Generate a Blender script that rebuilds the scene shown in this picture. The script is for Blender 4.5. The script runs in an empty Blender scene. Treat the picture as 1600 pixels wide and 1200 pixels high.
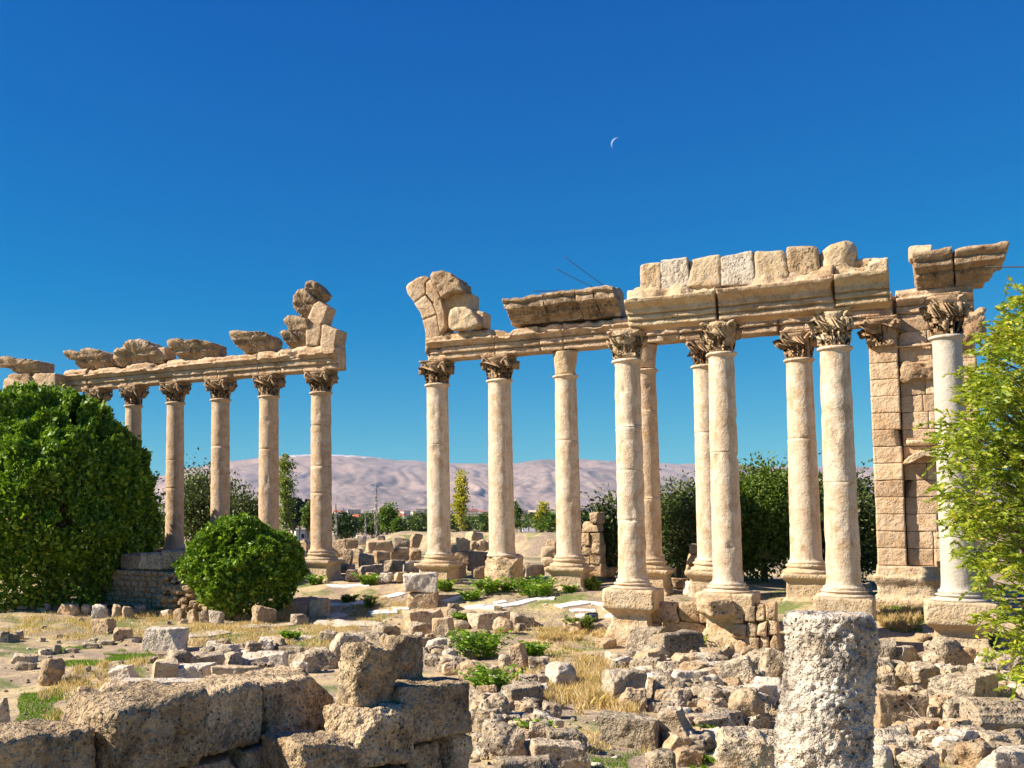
import bpy, bmesh, math, random
import numpy as np
from mathutils import Vector, Matrix
SC = bpy.context.scene
COL = SC.collection
R = math.radians
# ------------------------------------------------------------------ camera
F = 1600.0; PPX, PPY = 430.0, 685.0; TH = R(4.1)
cam = bpy.data.cameras.new('camera'); camo = bpy.data.objects.new('camera', cam); COL.objects.link(camo)
cam.sensor_width = 36; cam.lens = 36; cam.shift_x = (800-PPX)/1600; cam.shift_y = (PPY-600)/1600
cam.clip_start = .1; cam.clip_end = 90000
camo.rotation_euler = (R(90)+TH, 0, 0); SC.camera = camo
SC.render.resolution_x = 1024; SC.render.resolution_y = 768
# ------------------------------------------------------------------ light
SAZ = R(92); SEL = R(38)      # azimuth from straight behind the camera towards its left
S = Vector((-math.sin(SAZ)*math.cos(SEL), -math.cos(SAZ)*math.cos(SEL), math.sin(SEL)))
W = bpy.data.worlds.new('World'); SC.world = W; W.use_nodes = True
nt = W.node_tree; bg = nt.nodes['Background']
sky = nt.nodes.new('ShaderNodeTexSky'); sky.sky_type = 'NISHITA'; sky.sun_disc = False
sky.sun_elevation = SEL; sky.sun_rotation = math.atan2(S.x, S.y)
sky.air_density = 1.0; sky.dust_density = 0.15; sky.ozone_density = 3.0; sky.altitude = 1100
hs = nt.nodes.new('ShaderNodeHueSaturation'); hs.inputs['Saturation'].default_value = 1.22
nt.links.new(sky.outputs[0], hs.inputs['Color']); sp = nt.nodes.new('ShaderNodeSeparateColor'); cb = nt.nodes.new('ShaderNodeCombineColor'); nt.links.new(hs.outputs[0], sp.inputs[0])
for ch, gain, lift in ((0, .215, -.25), (1, .42, 0), (2, 1.28, 0)):      # polarised, deep blue sky
    ma = nt.nodes.new('ShaderNodeMath'); ma.operation = 'MULTIPLY_ADD'; ma.use_clamp = False; ma.inputs[1].default_value = gain; ma.inputs[2].default_value = lift
    mx = nt.nodes.new('ShaderNodeMath'); mx.operation = 'MAXIMUM'; mx.inputs[1].default_value = .01
    src = sp.outputs[ch]
    if ch == 2:
        pw_ = nt.nodes.new('ShaderNodeMath'); pw_.operation = 'POWER'; pw_.inputs[1].default_value = .5; nt.links.new(src, pw_.inputs[0]); src = pw_.outputs[0]
    nt.links.new(src, ma.inputs[0]); nt.links.new(ma.outputs[0], mx.inputs[0]); nt.links.new(mx.outputs[0], cb.inputs[ch])
nt.links.new(cb.outputs[0], bg.inputs[0]); bg.inputs[1].default_value = .1
sl = bpy.data.lights.new('sun', 'SUN'); sl.energy = 5.0; sl.angle = R(.5); sl.color = (1, .91, .77)
so = bpy.data.objects.new('sun', sl); COL.objects.link(so); so.rotation_euler = S.to_track_quat('Z', 'Y').to_euler()
SC.view_settings.view_transform = 'Standard'; SC.view_settings.look = 'None'
SC.view_settings.exposure = 1.0; SC.view_settings.gamma = 1

# ------------------------------------------------------------------ geometry of the view
def ray(px, py):
    a = (px-PPX)/F; b = (PPY-py)/F
    return np.array([a, math.cos(TH)-b*math.sin(TH), math.sin(TH)+b*math.cos(TH)])
def at(px, py, Y):
    d = ray(px, py); return d*(Y/d[1])
RV = np.array([.852, -.5235]); NV = np.array([-.5235, -.852]); ROT = math.atan2(RV[1], RV[0])
P0 = at(684, 797, 35.8)[:2]
def pl(px, py, off=0.):                      # pixel -> (s along the colonnade, z) on the plane parallel to it
    d = ray(px, py); t = (P0@NV+off)/(d[:2]@NV); p = d*t
    return float((p[:2]-P0)@RV), float(p[2])
def wp(s, off, z=0.):
    q = P0+RV*s+NV*off; return Vector((q[0], q[1], z))
def _h(i):
    x = i[..., 0]*374761393+i[..., 1]*668265263+i[..., 2]*1274126177
    x = (x ^ (x >> 13))*1274126177 & 0x7fffffff
    x = (x ^ (x >> 15))*668265263 & 0x7fffffff
    return (x ^ (x >> 12) & 0xffff) % 65536/32768.-1
def vn(P):
    P = np.asarray(P, float); i = np.floor(P).astype(np.int64); f = P-i; u = f*f*(3-2*f); r = 0
    for dx in (0, 1):
        for dy in (0, 1):
            for dz in (0, 1):
                w = (u[..., 0] if dx else 1-u[..., 0])*(u[..., 1] if dy else 1-u[..., 1])*(u[..., 2] if dz else 1-u[..., 2])
                r = r+w*_h(i+np.array([dx, dy, dz]))
    return r
def fbm(P, o=3):
    P = np.asarray(P, float); r = 0; a = 1.
    for k in range(o): r = r+a*vn(P*2**k+k*17.3); a *= .5
    return r
def smooth(t): t = np.clip(t, 0, 1); return t*t*(3-2*t)
def terrain(x, y):
    x = np.asarray(x, float); y = np.asarray(y, float)
    d = (x-P0[0])*NV[0]+(y-P0[1])*NV[1]; s = (x-P0[0])*RV[0]+(y-P0[1])*RV[1]
    z = -2.5-.95*smooth((d-.3)/5.2)
    b = -d
    z = z+1.2*smooth((b-24)/1.2)*(1-smooth((b-30)/8))*smooth((x-4)/5)*(1-smooth((x-26)/6))
    z = z-8.5*smooth((b-30)/60)-3*smooth((b-90)/600)-26*smooth((b-700)/8000)
    P = np.stack([x, y, x*0], -1)
    near = np.exp(-np.maximum(b-20, 0)/40)
    z = z+near*(.09*fbm(P*.35, 2)+.035*fbm(P*1.7, 3))
    return z
_YS = np.geomspace(5, 400, 420)
def gp(px, py):
    d = ray(px, py); P = d[None]*(_YS/d[1])[:, None]; h = P[:, 2] < terrain(P[:, 0], P[:, 1])
    i = int(np.argmax(h)) if h.any() else len(_YS)-1
    Y2 = np.linspace(_YS[max(i-1, 0)], _YS[i], 24); P = d[None]*(Y2/d[1])[:, None]; h = P[:, 2] < terrain(P[:, 0], P[:, 1])
    return P[int(np.argmax(h))] if h.any() else P[-1]
# ------------------------------------------------------------------ object helpers
def tag(o, label=None, cat=None, group=None, kind=None):
    if label: o['label'] = label
    if cat: o['category'] = cat
    if group: o['group'] = group
    if kind: o['kind'] = kind
    return o
def mk(name, V, Fc, mat, parent=None, sm=True, loc=None, rot=None, attr=None):
    me = bpy.data.meshes.new(name); V = np.asarray(V, float)
    if isinstance(Fc, np.ndarray) and Fc.ndim == 2:
        n, k = Fc.shape
        me.vertices.add(len(V)); me.vertices.foreach_set('co', V.ravel())
        me.loops.add(n*k); me.loops.foreach_set('vertex_index', Fc.ravel().astype(np.int32))
        me.polygons.add(n); me.polygons.foreach_set('loop_start', np.arange(n, dtype=np.int32)*k)
    else:
        me.from_pydata([tuple(v) for v in V], [], [tuple(int(i) for i in f) for f in Fc])
    me.update(calc_edges=True)
    if sm: me.polygons.foreach_set('use_smooth', [True]*len(me.polygons))
    if attr is not None:
        a = me.attributes.new('tint', 'FLOAT', 'FACE'); a.data.foreach_set('value', np.asarray(attr, np.float32))
    me.materials.append(mat)
    o = bpy.data.objects.new(name, me); COL.objects.link(o)
    if parent: o.parent = parent
    if loc is not None: o.location = tuple(float(c) for c in loc)
    if rot is not None: o.rotation_euler = rot if hasattr(rot, '__len__') else (0, 0, rot)
    return o
def empty(name, loc, rz=0.):
    o = bpy.data.objects.new(name, None); COL.objects.link(o); o.location = tuple(float(c) for c in loc)
    o.rotation_euler = (0, 0, rz); o.empty_display_size = .3; return o
def copy_tree(o, parent=None):
    c = o.copy(); COL.objects.link(c); c.parent = parent
    for ch in list(o.children): copy_tree(ch, c)
    return c
def orient(V, Fc):
    v = 0.
    for f in Fc:
        a = V[f[0]]
        for k in range(1, len(f)-1): v += np.dot(a, np.cross(V[f[k]], V[f[k+1]]))
    return Fc if v > 0 else [tuple(reversed(f)) for f in Fc]
def disp(V, amp, fr, seed, o=5, chip=0.):
    q = V*fr+seed*7.13
    D = np.stack([fbm(q, o), fbm(q+31.7, o), fbm(q+71.1, o)], -1)*amp
    if chip:
        c = V.mean(0); m = np.clip(fbm(V*1.9+seed*3.1, 2)-.35, 0, 1)
        D -= (V-c)*(m*chip)[:, None]
    return V+D
def merge(parts):
    V = []; Fs = []; n = 0
    for v, f in parts:
        V.append(np.asarray(v, float)); Fs += [tuple(i+n for i in q) for q in f]; n += len(v)
    return np.concatenate(V), Fs
def resample(pts, step, closed=True):
    pts = [np.array(p, float) for p in pts]; out = []
    n = len(pts)
    for i in range(n if closed else n-1):
        a, b = pts[i], pts[(i+1) % n]; k = max(1, int(math.ceil(np.linalg.norm(b-a)/step)))
        for j in range(k): out.append(a+(b-a)*j/k)
    if not closed: out.append(pts[-1])
    return np.array(out)
def loftrings(rings, caps=2, fan=3):
    n = len(rings[0]); V = []; Fs = []
    rr = []
    a = rings[0]; c = a.mean(0)
    for k in range(fan, 0, -1): rr.append(c+(a-c)*(1-k/(fan+.5)))
    rr += list(rings)
    a = rings[-1]; c = a.mean(0)
    for k in range(1, fan+1): rr.append(c+(a-c)*(1-k/(fan+.5)))
    for r in rr: V.append(r)
    V = np.concatenate(V)
    for i in range(len(rr)-1):
        for j in range(n):
            k = (j+1) % n
            Fs.append((i*n+j, i*n+k, (i+1)*n+k, (i+1)*n+j))
    Fs.append(tuple(range(n))[::-1]); Fs.append(tuple((len(rr)-1)*n+j for j in range(n)))
    return V, orient(V, Fs)
def profile_x(prof, s0, s1, step=.07, st2=.05, warp=None):      # profile (y,z) drawn out along x
    p = resample(prof, st2); n = max(2, int((s1-s0)/step))
    rings = [np.column_stack([np.full(len(p), s0+(s1-s0)*i/n), p]) for i in range(n+1)]
    return loftrings(rings)
def prism_y(out, y0, y1, step=.08, st2=.07, back=1.):           # outline (x,z) given thickness along y
    p = resample(out, st2); n = max(2, int((y1-y0)/step)); c = p.mean(0); rings = []
    for i in range(n+1):
        t = i/n; sc = 1+(back-1)*t; sc *= 1-.02*(abs(2*t-1)**6)
        q = c+(p-c)*sc
        rings.append(np.column_stack([q[:, 0], np.full(len(p), y0+(y1-y0)*t), q[:, 1]]))
    return loftrings(rings, fan=4)
def stack_rect(levels, st=.07):                                   # (z, x0, x1, y0, y1)
    zs = []; 
    w = max(l[2]-l[1] for l in levels); d = max(l[4]-l[3] for l in levels)
    nx = max(2, int(w/st)); ny = max(2, int(d/st)); rings = []; L = []
    for a, b in zip(levels[:-1], levels[1:]):
        k = max(1, int(math.ceil(abs(b[0]-a[0])/st)))
        for j in range(k): L.append([a[i]+(b[i]-a[i])*j/k for i in range(5)])
    L.append(list(levels[-1]))
    for z, x0, x1, y0, y1 in L:
        r = [(x0+(x1-x0)*i/nx, y0) for i in range(nx)]+[(x1, y0+(y1-y0)*i/ny) for i in range(ny)]
        r += [(x1-(x1-x0)*i/nx, y1) for i in range(nx)]+[(x0, y1-(y1-y0)*i/ny) for i in range(ny)]
        rings.append(np.array([(a, b, z) for a, b in r]))
    return loftrings(rings)
def lathe(prof, seg=40):
    rings = []
    for r, z in prof:
        a = np.arange(seg)*2*math.pi/seg; rings.append(np.column_stack([r*np.cos(a), r*np.sin(a), np.full(seg, z)]))
    return loftrings(rings, fan=1)
def tube(pts, rad, seg=6):
    pts = [np.array(p, float) for p in pts]; rings = []
    for i, p in enumerate(pts):
        t = pts[min(i+1, len(pts)-1)]-pts[max(i-1, 0)]; t = t/(np.linalg.norm(t)+1e-9)
        u = np.cross(t, [0, 0, 1.] if abs(t[2]) < .9 else [1., 0, 0]); u /= np.linalg.norm(u); v = np.cross(t, u)
        r = rad[i] if hasattr(rad, '__len__') else rad
        rings.append(np.array([p+r*(math.cos(a)*u+math.sin(a)*v) for a in np.arange(seg)*2*math.pi/seg]))
    n = seg; V = np.concatenate(rings); Fs = []
    for i in range(len(rings)-1):
        for j in range(n): Fs.append((i*n+j, i*n+(j+1) % n, (i+1)*n+(j+1) % n, (i+1)*n+j))
    Fs.append(tuple(range(n))[::-1]); Fs.append(tuple((len(rings)-1)*n+j for j in range(n)))
    return V, Fs
_cg = {}
def cubegrid(N):
    if N in _cg: return _cg[N]
    idx = {}; V = []; Fs = []
    def g(a, b, c):
        k = (a, b, c)
        if k not in idx: idx[k] = len(V); V.append(k)
        return idx[k]
    for ax in range(3):
        for sd in (0, N):
            for i in range(N):
                for j in range(N):
                    q = []
                    for (u, v) in ((i, j), (i+1, j), (i+1, j+1), (i, j+1)):
                        c = [0, 0, 0]; c[ax] = sd; c[(ax+1) % 3] = u; c[(ax+2) % 3] = v; q.append(g(*c))
                    Fs.append(q if sd else q[::-1])
    V = np.array(V, float)/N*2-1; Fs = np.array(Fs); _cg[N] = (V, Fs); return V, Fs
def rock(w, d, h, rnd=.15, N=14, seed=0, amp=.04, chops=3, fine=.012, flat=.0, skew=1.):
    C, Fs = cubegrid(N); C = .55*C+.45*np.sin(C*math.pi/2)
    half = np.array([w, d, h])/2; r = rnd*min(w, d, h)
    p = C*half; inner = np.clip(p, -(half-r), half-r); dd = p-inner
    L = np.linalg.norm(dd, axis=1, keepdims=True); p = inner+np.where(L > 1e-9, dd/np.maximum(L, 1e-9)*r, 0)
    rg = np.random.RandomState(seed*131+7)
    sh = rg.uniform(-.12, .12, 2)*skew                                # a little skew
    p[:, 0] += p[:, 2]*sh[0]; p[:, 1] += p[:, 2]*sh[1]
    tw = rg.uniform(-.1, .1)*skew; p[:, 0] *= 1+tw*p[:, 2]/h*2; p[:, 2] *= 1+skew*rg.uniform(-.12, .12)*p[:, 0]/w*2
    for k in range(chops):
        m = rg.normal(size=3); m[2] = abs(m[2])*.9+.1; m /= np.linalg.norm(m)
        sup = (np.abs(m)*half).sum(); dist = sup*rg.uniform(.56, .86)
        e = np.maximum(p@m-dist, 0); p = p-e[:, None]*m
    sz = (w*d*h)**(1/3.); nn = p/np.maximum(np.linalg.norm(p, axis=1, keepdims=True), 1e-6)
    q = p/sz
    dz = amp*fbm(q*2.2+seed*9.7, 5)*sz+fine*fbm(p*9+seed*5.1, 3)-fine*1.4*np.clip(fbm(p*5+seed*2.1, 2)-.25, 0, 1)
    p = p+nn*dz[:, None]
    p[:, 2] += h/2
    return p, Fs
def rotm(V, e): 
    from mathutils import Euler
    M = np.array(Euler(e).to_matrix()); return V@M.T
# ------------------------------------------------------------------ materials
class NB:
    def __init__(s, name):
        s.m = bpy.data.materials.new(name); s.m.use_nodes = True; s.t = s.m.node_tree; s.b = s.t.nodes['Principled BSDF']
        s.b.inputs['Specular IOR Level'].default_value = .15
    def n(s, typ, **kw):
        o = s.t.nodes.new(typ)
        for k, v in kw.items():
            if k.startswith('i_'): o.inputs[k[2:].replace('_', ' ')].default_value = v
            else: setattr(o, k, v)
        return o
    def l(s, a, b): s.t.links.new(a, b)
    def noise(s, vec, scale, detail=4, rough=.6, typ='FBM', dist=0):
        o = s.n('ShaderNodeTexNoise'); o.inputs['Scale'].default_value = scale; o.inputs['Detail'].default_value = detail
        o.inputs['Roughness'].default_value = rough; o.inputs['Distortion'].default_value = dist; s.l(vec, o.inputs['Vector']); return o.outputs['Fac']
    def ramp(s, fac, a, b, lo=0., hi=1.):
        o = s.n('ShaderNodeMapRange'); o.inputs[1].default_value = a; o.inputs[2].default_value = b
        o.inputs[3].default_value = lo; o.inputs[4].default_value = hi; s.l(fac, o.inputs[0]); return o.outputs[0]
    def mix(s, fac, a, b, mode='MIX'):
        o = s.n('ShaderNodeMix', data_type='RGBA', blend_type=mode)
        for v, i in ((fac, 0), (a, 6), (b, 7)):
            if hasattr(v, 'is_linked') or hasattr(v, 'links'): s.l(v, o.inputs[i])
            else: o.inputs[i].default_value = v if i == 0 else (*v, 1)
        return o.outputs[2]
    def math(s, op, a, b=0.):
        o = s.n('ShaderNodeMath', operation=op)
        for v, i in ((a, 0), (b, 1)):
            if hasattr(v, 'links'): s.l(v, o.inputs[i])
            else: o.inputs[i].default_value = v
        return o.outputs[0]
def stone_mat(name, light, mid, stain, dark=(.07, .06, .05), stain_t=.55, dark_t=.62, pit=30., bump=.5, pits=.5, var=.3, dscale=2.2, speck=0., streak=0., tint=False):
    b = NB(name); tc = b.n('ShaderNodeTexCoord'); oi = b.n('ShaderNodeObjectInfo')
    off = b.n('ShaderNodeVectorMath', operation='SCALE'); off.inputs[0].default_value = (37, 91, 53); b.l(oi.outputs['Random'], off.inputs['Scale'])
    ad = b.n('ShaderNodeVectorMath', operation='ADD'); b.l(tc.outputs['Object'], ad.inputs[0]); b.l(off.outputs[0], ad.inputs[1]); v = ad.outputs[0]
    n1 = b.noise(v, 1.6, 5); n2 = b.noise(v, 3.1, 5, .65, dist=.6); n3 = b.noise(v, dscale, 7, .72); n4 = b.noise(v, pit*.8, 3, .7)
    c = b.mix(b.ramp(n1, .35, .65), mid, light)
    c = b.mix(b.ramp(n2, stain_t-.1, stain_t+.12, 0, .85), c, stain)
    if streak:
        mp = b.n('ShaderNodeMapping'); mp.inputs['Scale'].default_value = (1, 1, .16); b.l(v, mp.inputs['Vector'])
        c = b.mix(b.ramp(b.noise(mp.outputs[0], 5.5, 6, .75), .52, .66, 0, streak), c, stain)
        c = b.mix(b.ramp(b.noise(v, 4.2, 6, .8, dist=1.2), .60, .68, 0, streak), c, dark)
        c = b.mix(b.ramp(b.noise(v, 22, 4, .8), .56, .64, 0, streak*.5), c, stain)
    dm = b.ramp(n3, dark_t-.06, dark_t+.1, 0, .8)
    c = b.mix(dm, c, dark)
    if speck: c = b.mix(b.math('MULTIPLY', b.ramp(b.noise(v, 26, 4, .8), .47, .54), b.ramp(b.noise(v, 1.7, 4, .7), .36, .60, .15*speck, speck)), c, dark)
    vo = b.n('ShaderNodeTexVoronoi', feature='F1'); vo.inputs['Scale'].default_value = pit; vo.inputs['Randomness'].default_value = 1
    wv = b.n('ShaderNodeVectorMath', operation='ADD'); b.l(v, wv.inputs[0]); nz = b.n('ShaderNodeTexNoise'); nz.inputs['Scale'].default_value = pit*.6; b.l(v, nz.inputs['Vector'])
    sc = b.n('ShaderNodeVectorMath', operation='SCALE'); sc.inputs['Scale'].default_value = 1.2/pit; b.l(nz.outputs['Color'], sc.inputs[0]); b.l(sc.outputs[0], wv.inputs[1])
    b.l(wv.outputs[0], vo.inputs['Vector'])
    pm = b.math('MULTIPLY', b.ramp(vo.outputs['Distance'], .28, .08), b.ramp(b.noise(v, pit*.13, 3), .42, .62))
    c = b.mix(b.math('MULTIPLY', pm, pits*.9), c, tuple(x*.45 for x in dark))
    c = b.mix(b.ramp(n4, .35, .7, 0, .35), c, tuple(x*.55 for x in mid), 'MIX')
    br = b.n('ShaderNodeHueSaturation'); b.l(b.ramp(oi.outputs['Random'], 0, 1, 1-var, 1+var*.55), br.inputs['Value']); 
    if tint:
        ta = b.n('ShaderNodeAttribute', attribute_name='tint'); c = b.mix(1., c, b.mix(b.ramp(ta.outputs['Fac'], 0, 1), (.72, .68, .64), (1.12, 1.1, 1.06)), 'MULTIPLY')
    b.l(c, br.inputs['Color'])
    b.l(br.outputs[0], b.b.inputs['Base Color']); b.b.inputs['Roughness'].default_value = .93
    h = b.math('ADD', b.math('MULTIPLY', n4, .6), b.math('MULTIPLY', b.noise(v, pit*.25, 5, .7), 1.0))
    h = b.math('SUBTRACT', h, b.math('MULTIPLY', pm, pits*1.3))
    bp = b.n('ShaderNodeBump'); bp.inputs['Strength'].default_value = min(1, bump*1.2); bp.inputs['Distance'].default_value = .11
    b.l(h, bp.inputs['Height']); b.l(bp.outputs[0], b.b.inputs['Normal']); return b.m
M = {}
M['shaft'] = stone_mat('column_marble', (.76, .64, .49), (.68, .53, .37), (.50, .31, .16), (.22, .15, .09), .58, .64, 16, .3, .55, .06, 1.7, streak=.85, speck=.15)
M['shaft2'] = stone_mat('column_limestone', (.70, .53, .37), (.62, .44, .28), (.46, .28, .14), (.20, .14, .09), .55, .66, 18, .35, .5, .06, 1.7, streak=.7, speck=.2)
M['grey_shaft'] = stone_mat('grey_marble', (.62, .55, .46), (.54, .47, .38), (.5, .40, .30), (.2, .17, .14), .68, .72, 18, .2, .4, .05, streak=.3)
M['carved'] = stone_mat('carved_limestone', (.60, .43, .27), (.46, .31, .18), (.34, .17, .07), (.06, .045, .03), .56, .60, 16, .5, .5, .12, 1.5, speck=0.5)
M['entab'] = stone_mat('entablature_limestone', (.70, .52, .35), (.60, .42, .26), (.44, .24, .10), (.10, .07, .05), .56, .62, 12, .5, .5, .18, 1.3, speck=0.3)
M['front'] = stone_mat('pale_limestone', (.66, .52, .35), (.58, .42, .25), (.52, .31, .13), (.20, .14, .09), .6, .66, 11, .55, .5, .10, 1.6, speck=0.2)
M['wall'] = stone_mat('wall_limestone', (.78, .59, .40), (.70, .51, .33), (.58, .36, .19), (.24, .15, .09), .56, .72, 11, .5, .2, .1, 1.4, streak=.2, tint=True)
M['rubble'] = stone_mat('rubble_limestone', (.70, .57, .41), (.58, .45, .30), (.40, .26, .13), (.08, .07, .06), .58, .56, 9, .9, .9, .32, 2.0, speck=0.75)
M['tan'] = stone_mat('tan_rubble', (.68, .51, .33), (.60, .43, .26), (.43, .25, .11), (.12, .09, .06), .55, .60, 9, .8, .7, .25, 2.0, speck=0.45)
M['pale'] = stone_mat('white_limestone', (.76, .66, .53), (.66, .54, .40), (.50, .38, .25), (.18, .15, .12), .66, .66, 10, .7, .6, .12, 2.0, speck=0.4)
M['cornice'] = stone_mat('shaded_stained_cornice_stone', (.70, .51, .33), (.46, .32, .20), (.42, .25, .12), (.06, .045, .035), .56, .55, 12, .7, .6, .15, 2.4, speck=.7)  # dark browns hold both dirt stains and shade painted into the colour
M['near'] = stone_mat('lichen_limestone', (.80, .60, .37), (.66, .47, .27), (.40, .26, .12), (.055, .048, .04), .58, .545, 19, 1.0, 1.0, .28, 2.6, speck=0.65)
M['stump'] = stone_mat('weathered_marble', (.82, .73, .61), (.70, .58, .45), (.44, .30, .18), (.06, .05, .04), .60, .545, 20, .9, 1.3, .0, 3.4, speck=0.75)
def plain(name, col, rough=.8, metal=0., bumpn=None):
    b = NB(name); b.b.inputs['Roughness'].default_value = rough; b.b.inputs['Metallic'].default_value = metal
    tc = b.n('ShaderNodeTexCoord'); n = b.noise(tc.outputs['Object'], 3, 4)
    b.l(b.mix(b.ramp(n, .3, .7), tuple(c*.82 for c in col), tuple(min(1, c*1.12) for c in col)), b.b.inputs['Base Color']); return b.m
def leaf_mat(name, a, c2, c3=None, trans=.35):
    b = NB(name); at_ = b.n('ShaderNodeAttribute', attribute_name='tint'); c = b.mix(b.ramp(at_.outputs['Fac'], 0, .8), a, c2)
    if c3: c = b.mix(b.ramp(at_.outputs['Fac'], .8, .95), c, c3)
    b.l(c, b.b.inputs['Base Color']); b.b.inputs['Roughness'].default_value = .45; b.b.inputs['Specular IOR Level'].default_value = .35
    tr = b.n('ShaderNodeBsdfTranslucent'); b.l(b.mix(1., c, (1., 1.15, .5), 'MULTIPLY'), tr.inputs['Color'])
    mx = b.n('ShaderNodeMixShader'); mx.inputs[0].default_value = trans
    b.l(b.b.outputs[0], mx.inputs[1]); b.l(tr.outputs[0], mx.inputs[2]); b.l(mx.outputs[0], b.t.nodes['Material Output'].inputs[0]); return b.m
M['bush'] = leaf_mat('bush_leaves', (.055, .12, .01), (.22, .34, .02), (.40, .50, .05), .3)
M['yleaf'] = leaf_mat('yellow_green_leaves', (.15, .24, .015), (.40, .44, .03), (.60, .52, .05), .4)
M['dleaf'] = leaf_mat('dark_leaves', (.04, .065, .015), (.12, .155, .035), (.24, .20, .11), .25)
M['mleaf'] = leaf_mat('mid_green_leaves', (.05, .10, .012), (.18, .25, .03), (.24, .28, .04), .3)
M['poplar'] = leaf_mat('poplar_leaves', (.10, .15, .025), (.30, .32, .05), (.50, .42, .05), .35)
M['ypoplar'] = leaf_mat('yellow_poplar_leaves', (.30, .30, .03), (.58, .48, .04), (.66, .52, .05), .35)
M['conif'] = leaf_mat('conifer_needles', (.012, .03, .012), (.03, .055, .025), None, .1)
M['far'] = leaf_mat('far_leaves', (.05, .085, .02), (.13, .18, .04), (.14, .15, .05), .2)
M['weed'] = leaf_mat('weed_leaves', (.09, .20, .015), (.26, .40, .03), (.45, .50, .05), .35)
M['dry'] = leaf_mat('dry_grass_blades', (.50, .33, .14), (.72, .53, .27), (.82, .68, .42), .3)
M['green'] = leaf_mat('green_grass_blades', (.07, .16, .01), (.19, .33, .02), (.36, .38, .05), .35)
M['bark'] = plain('bark', (.16, .12, .09), .9)
M['pbark'] = plain('pale_bark', (.42, .36, .29), .9)
M['black'] = plain('black_metal', (.02, .02, .025), .4, .3)
M['glass'] = plain('lamp_glass', (.10, .14, .2), .15)
M['cable'] = plain('dark_cable', (.05, .045, .05), .6)
M['plaster'] = plain('white_plaster', (.62, .58, .52), .9)
M['cream'] = plain('cream_plaster', (.58, .48, .36), .9)
M['concrete'] = plain('grey_concrete', (.36, .33, .30), .9)
M['tile'] = plain('red_roof_tiles', (.50, .14, .07), .85)
M['window'] = plain('window_glass', (.03, .035, .045), .2)
M['tank'] = plain('white_plastic', (.75, .78, .82), .5)
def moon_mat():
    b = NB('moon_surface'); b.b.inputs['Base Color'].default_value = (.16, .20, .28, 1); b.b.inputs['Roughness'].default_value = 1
    b.b.inputs['Emission Color'].default_value = (.45, .62, .9, 1); b.b.inputs['Emission Strength'].default_value = .10; return b.m  # emission adds pale light to the crescent beyond what the sun gives
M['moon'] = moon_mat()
def ground_mat():
    b = NB('ground_soil'); g = b.n('ShaderNodeNewGeometry'); p = g.outputs['Position']
    sx = b.n('ShaderNodeSeparateXYZ'); b.l(p, sx.inputs[0])
    n1 = b.noise(p, .35, 4); n2 = b.noise(p, .9, 6, .7); n3 = b.noise(p, 9, 4, .7); n4 = b.noise(p, .55, 5, .6, dist=.4); n5 = b.noise(p, 40, 3, .7)
    c = b.mix(b.ramp(n3, .35, .65), (.25, .18, .125), (.42, .32, .225))
    c = b.mix(b.ramp(n2, .45, .58), c, (.56, .42, .23))
    c = b.mix(b.ramp(n4, .54, .62, 0, .85), c, (.12, .17, .035))
    c = b.mix(b.ramp(n5, .58, .68, 0, .75), c, (.52, .44, .34))
    vo = b.n('ShaderNodeTexVoronoi'); vo.inputs['Scale'].default_value = 7; b.l(p, vo.inputs['Vector'])
    c = b.mix(b.math('MULTIPLY', b.ramp(vo.outputs['Distance'], .20, .12), b.ramp(n1, .5, .6)), c, (.56, .49, .40))
    far = b.mix(b.ramp(b.noise(p, .012, 5, .7), .42, .56), (.40, .27, .19), (.11, .13, .05))
    far = b.mix(b.ramp(b.noise(p, .0023, 5, .7), .45, .6), far, (.46, .31, .24))
    c = b.mix(b.ramp(sx.outputs['Y'], 60, 95), c, far)
    b.l(c, b.b.inputs['Base Color']); b.b.inputs['Roughness'].default_value = .97
    bp = b.n('ShaderNodeBump'); bp.inputs['Strength'].default_value = .8; bp.inputs['Distance'].default_value = .06
    b.l(b.math('ADD', n3, b.math('MULTIPLY', n5, .5)), bp.inputs['Height']); b.l(bp.outputs[0], b.b.inputs['Normal']); return b.m
M['ground'] = ground_mat()
def mount_mat():
    b = NB('mountain_slope'); g = b.n('ShaderNodeNewGeometry'); p = g.outputs['Position']; sx = b.n('ShaderNodeSeparateXYZ'); b.l(p, sx.inputs[0])
    st = b.n('ShaderNodeMapping'); st.inputs['Scale'].default_value = (1, .5, 2.2); b.l(p, st.inputs['Vector'])
    n1 = b.noise(st.outputs[0], .0016, 6, .7, dist=.5); n2 = b.noise(st.outputs[0], .007, 6, .75); n3 = b.noise(p, .0006, 3)
    c = b.mix(b.ramp(n1, .38, .62), (.24, .165, .14), (.42, .285, .225))
    c = b.mix(b.ramp(n2, .47, .60, 0, .85), c, (.22, .17, .155))
    c = b.mix(b.ramp(b.noise(p, .022, 4, .75), .5, .62, 0, .35), c, (.58, .44, .34))
    c = b.mix(b.ramp(n3, .5, .62, 0, .6), c, (.25, .20, .20))
    zz = b.math('ADD', sx.outputs['Z'], b.math('MULTIPLY', b.math('SUBTRACT', n2, .5), 260))
    xx = b.math('MULTIPLY', b.ramp(sx.outputs['X'], -400, 0), b.ramp(sx.outputs['X'], 1500, 1100))
    c = b.mix(b.math('MULTIPLY', b.ramp(zz, 520, 560), xx), c, (.85, .85, .88))
    b.l(c, b.b.inputs['Base Color']); b.b.inputs['Roughness'].default_value = 1; return b.m
M['mount'] = mount_mat()
M['paving'] = stone_mat('white_paving', (.80, .76, .70), (.72, .66, .58), (.55, .46, .36), (.3, .25, .2), .68, .70, 10, .3, .4, .08)

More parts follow.
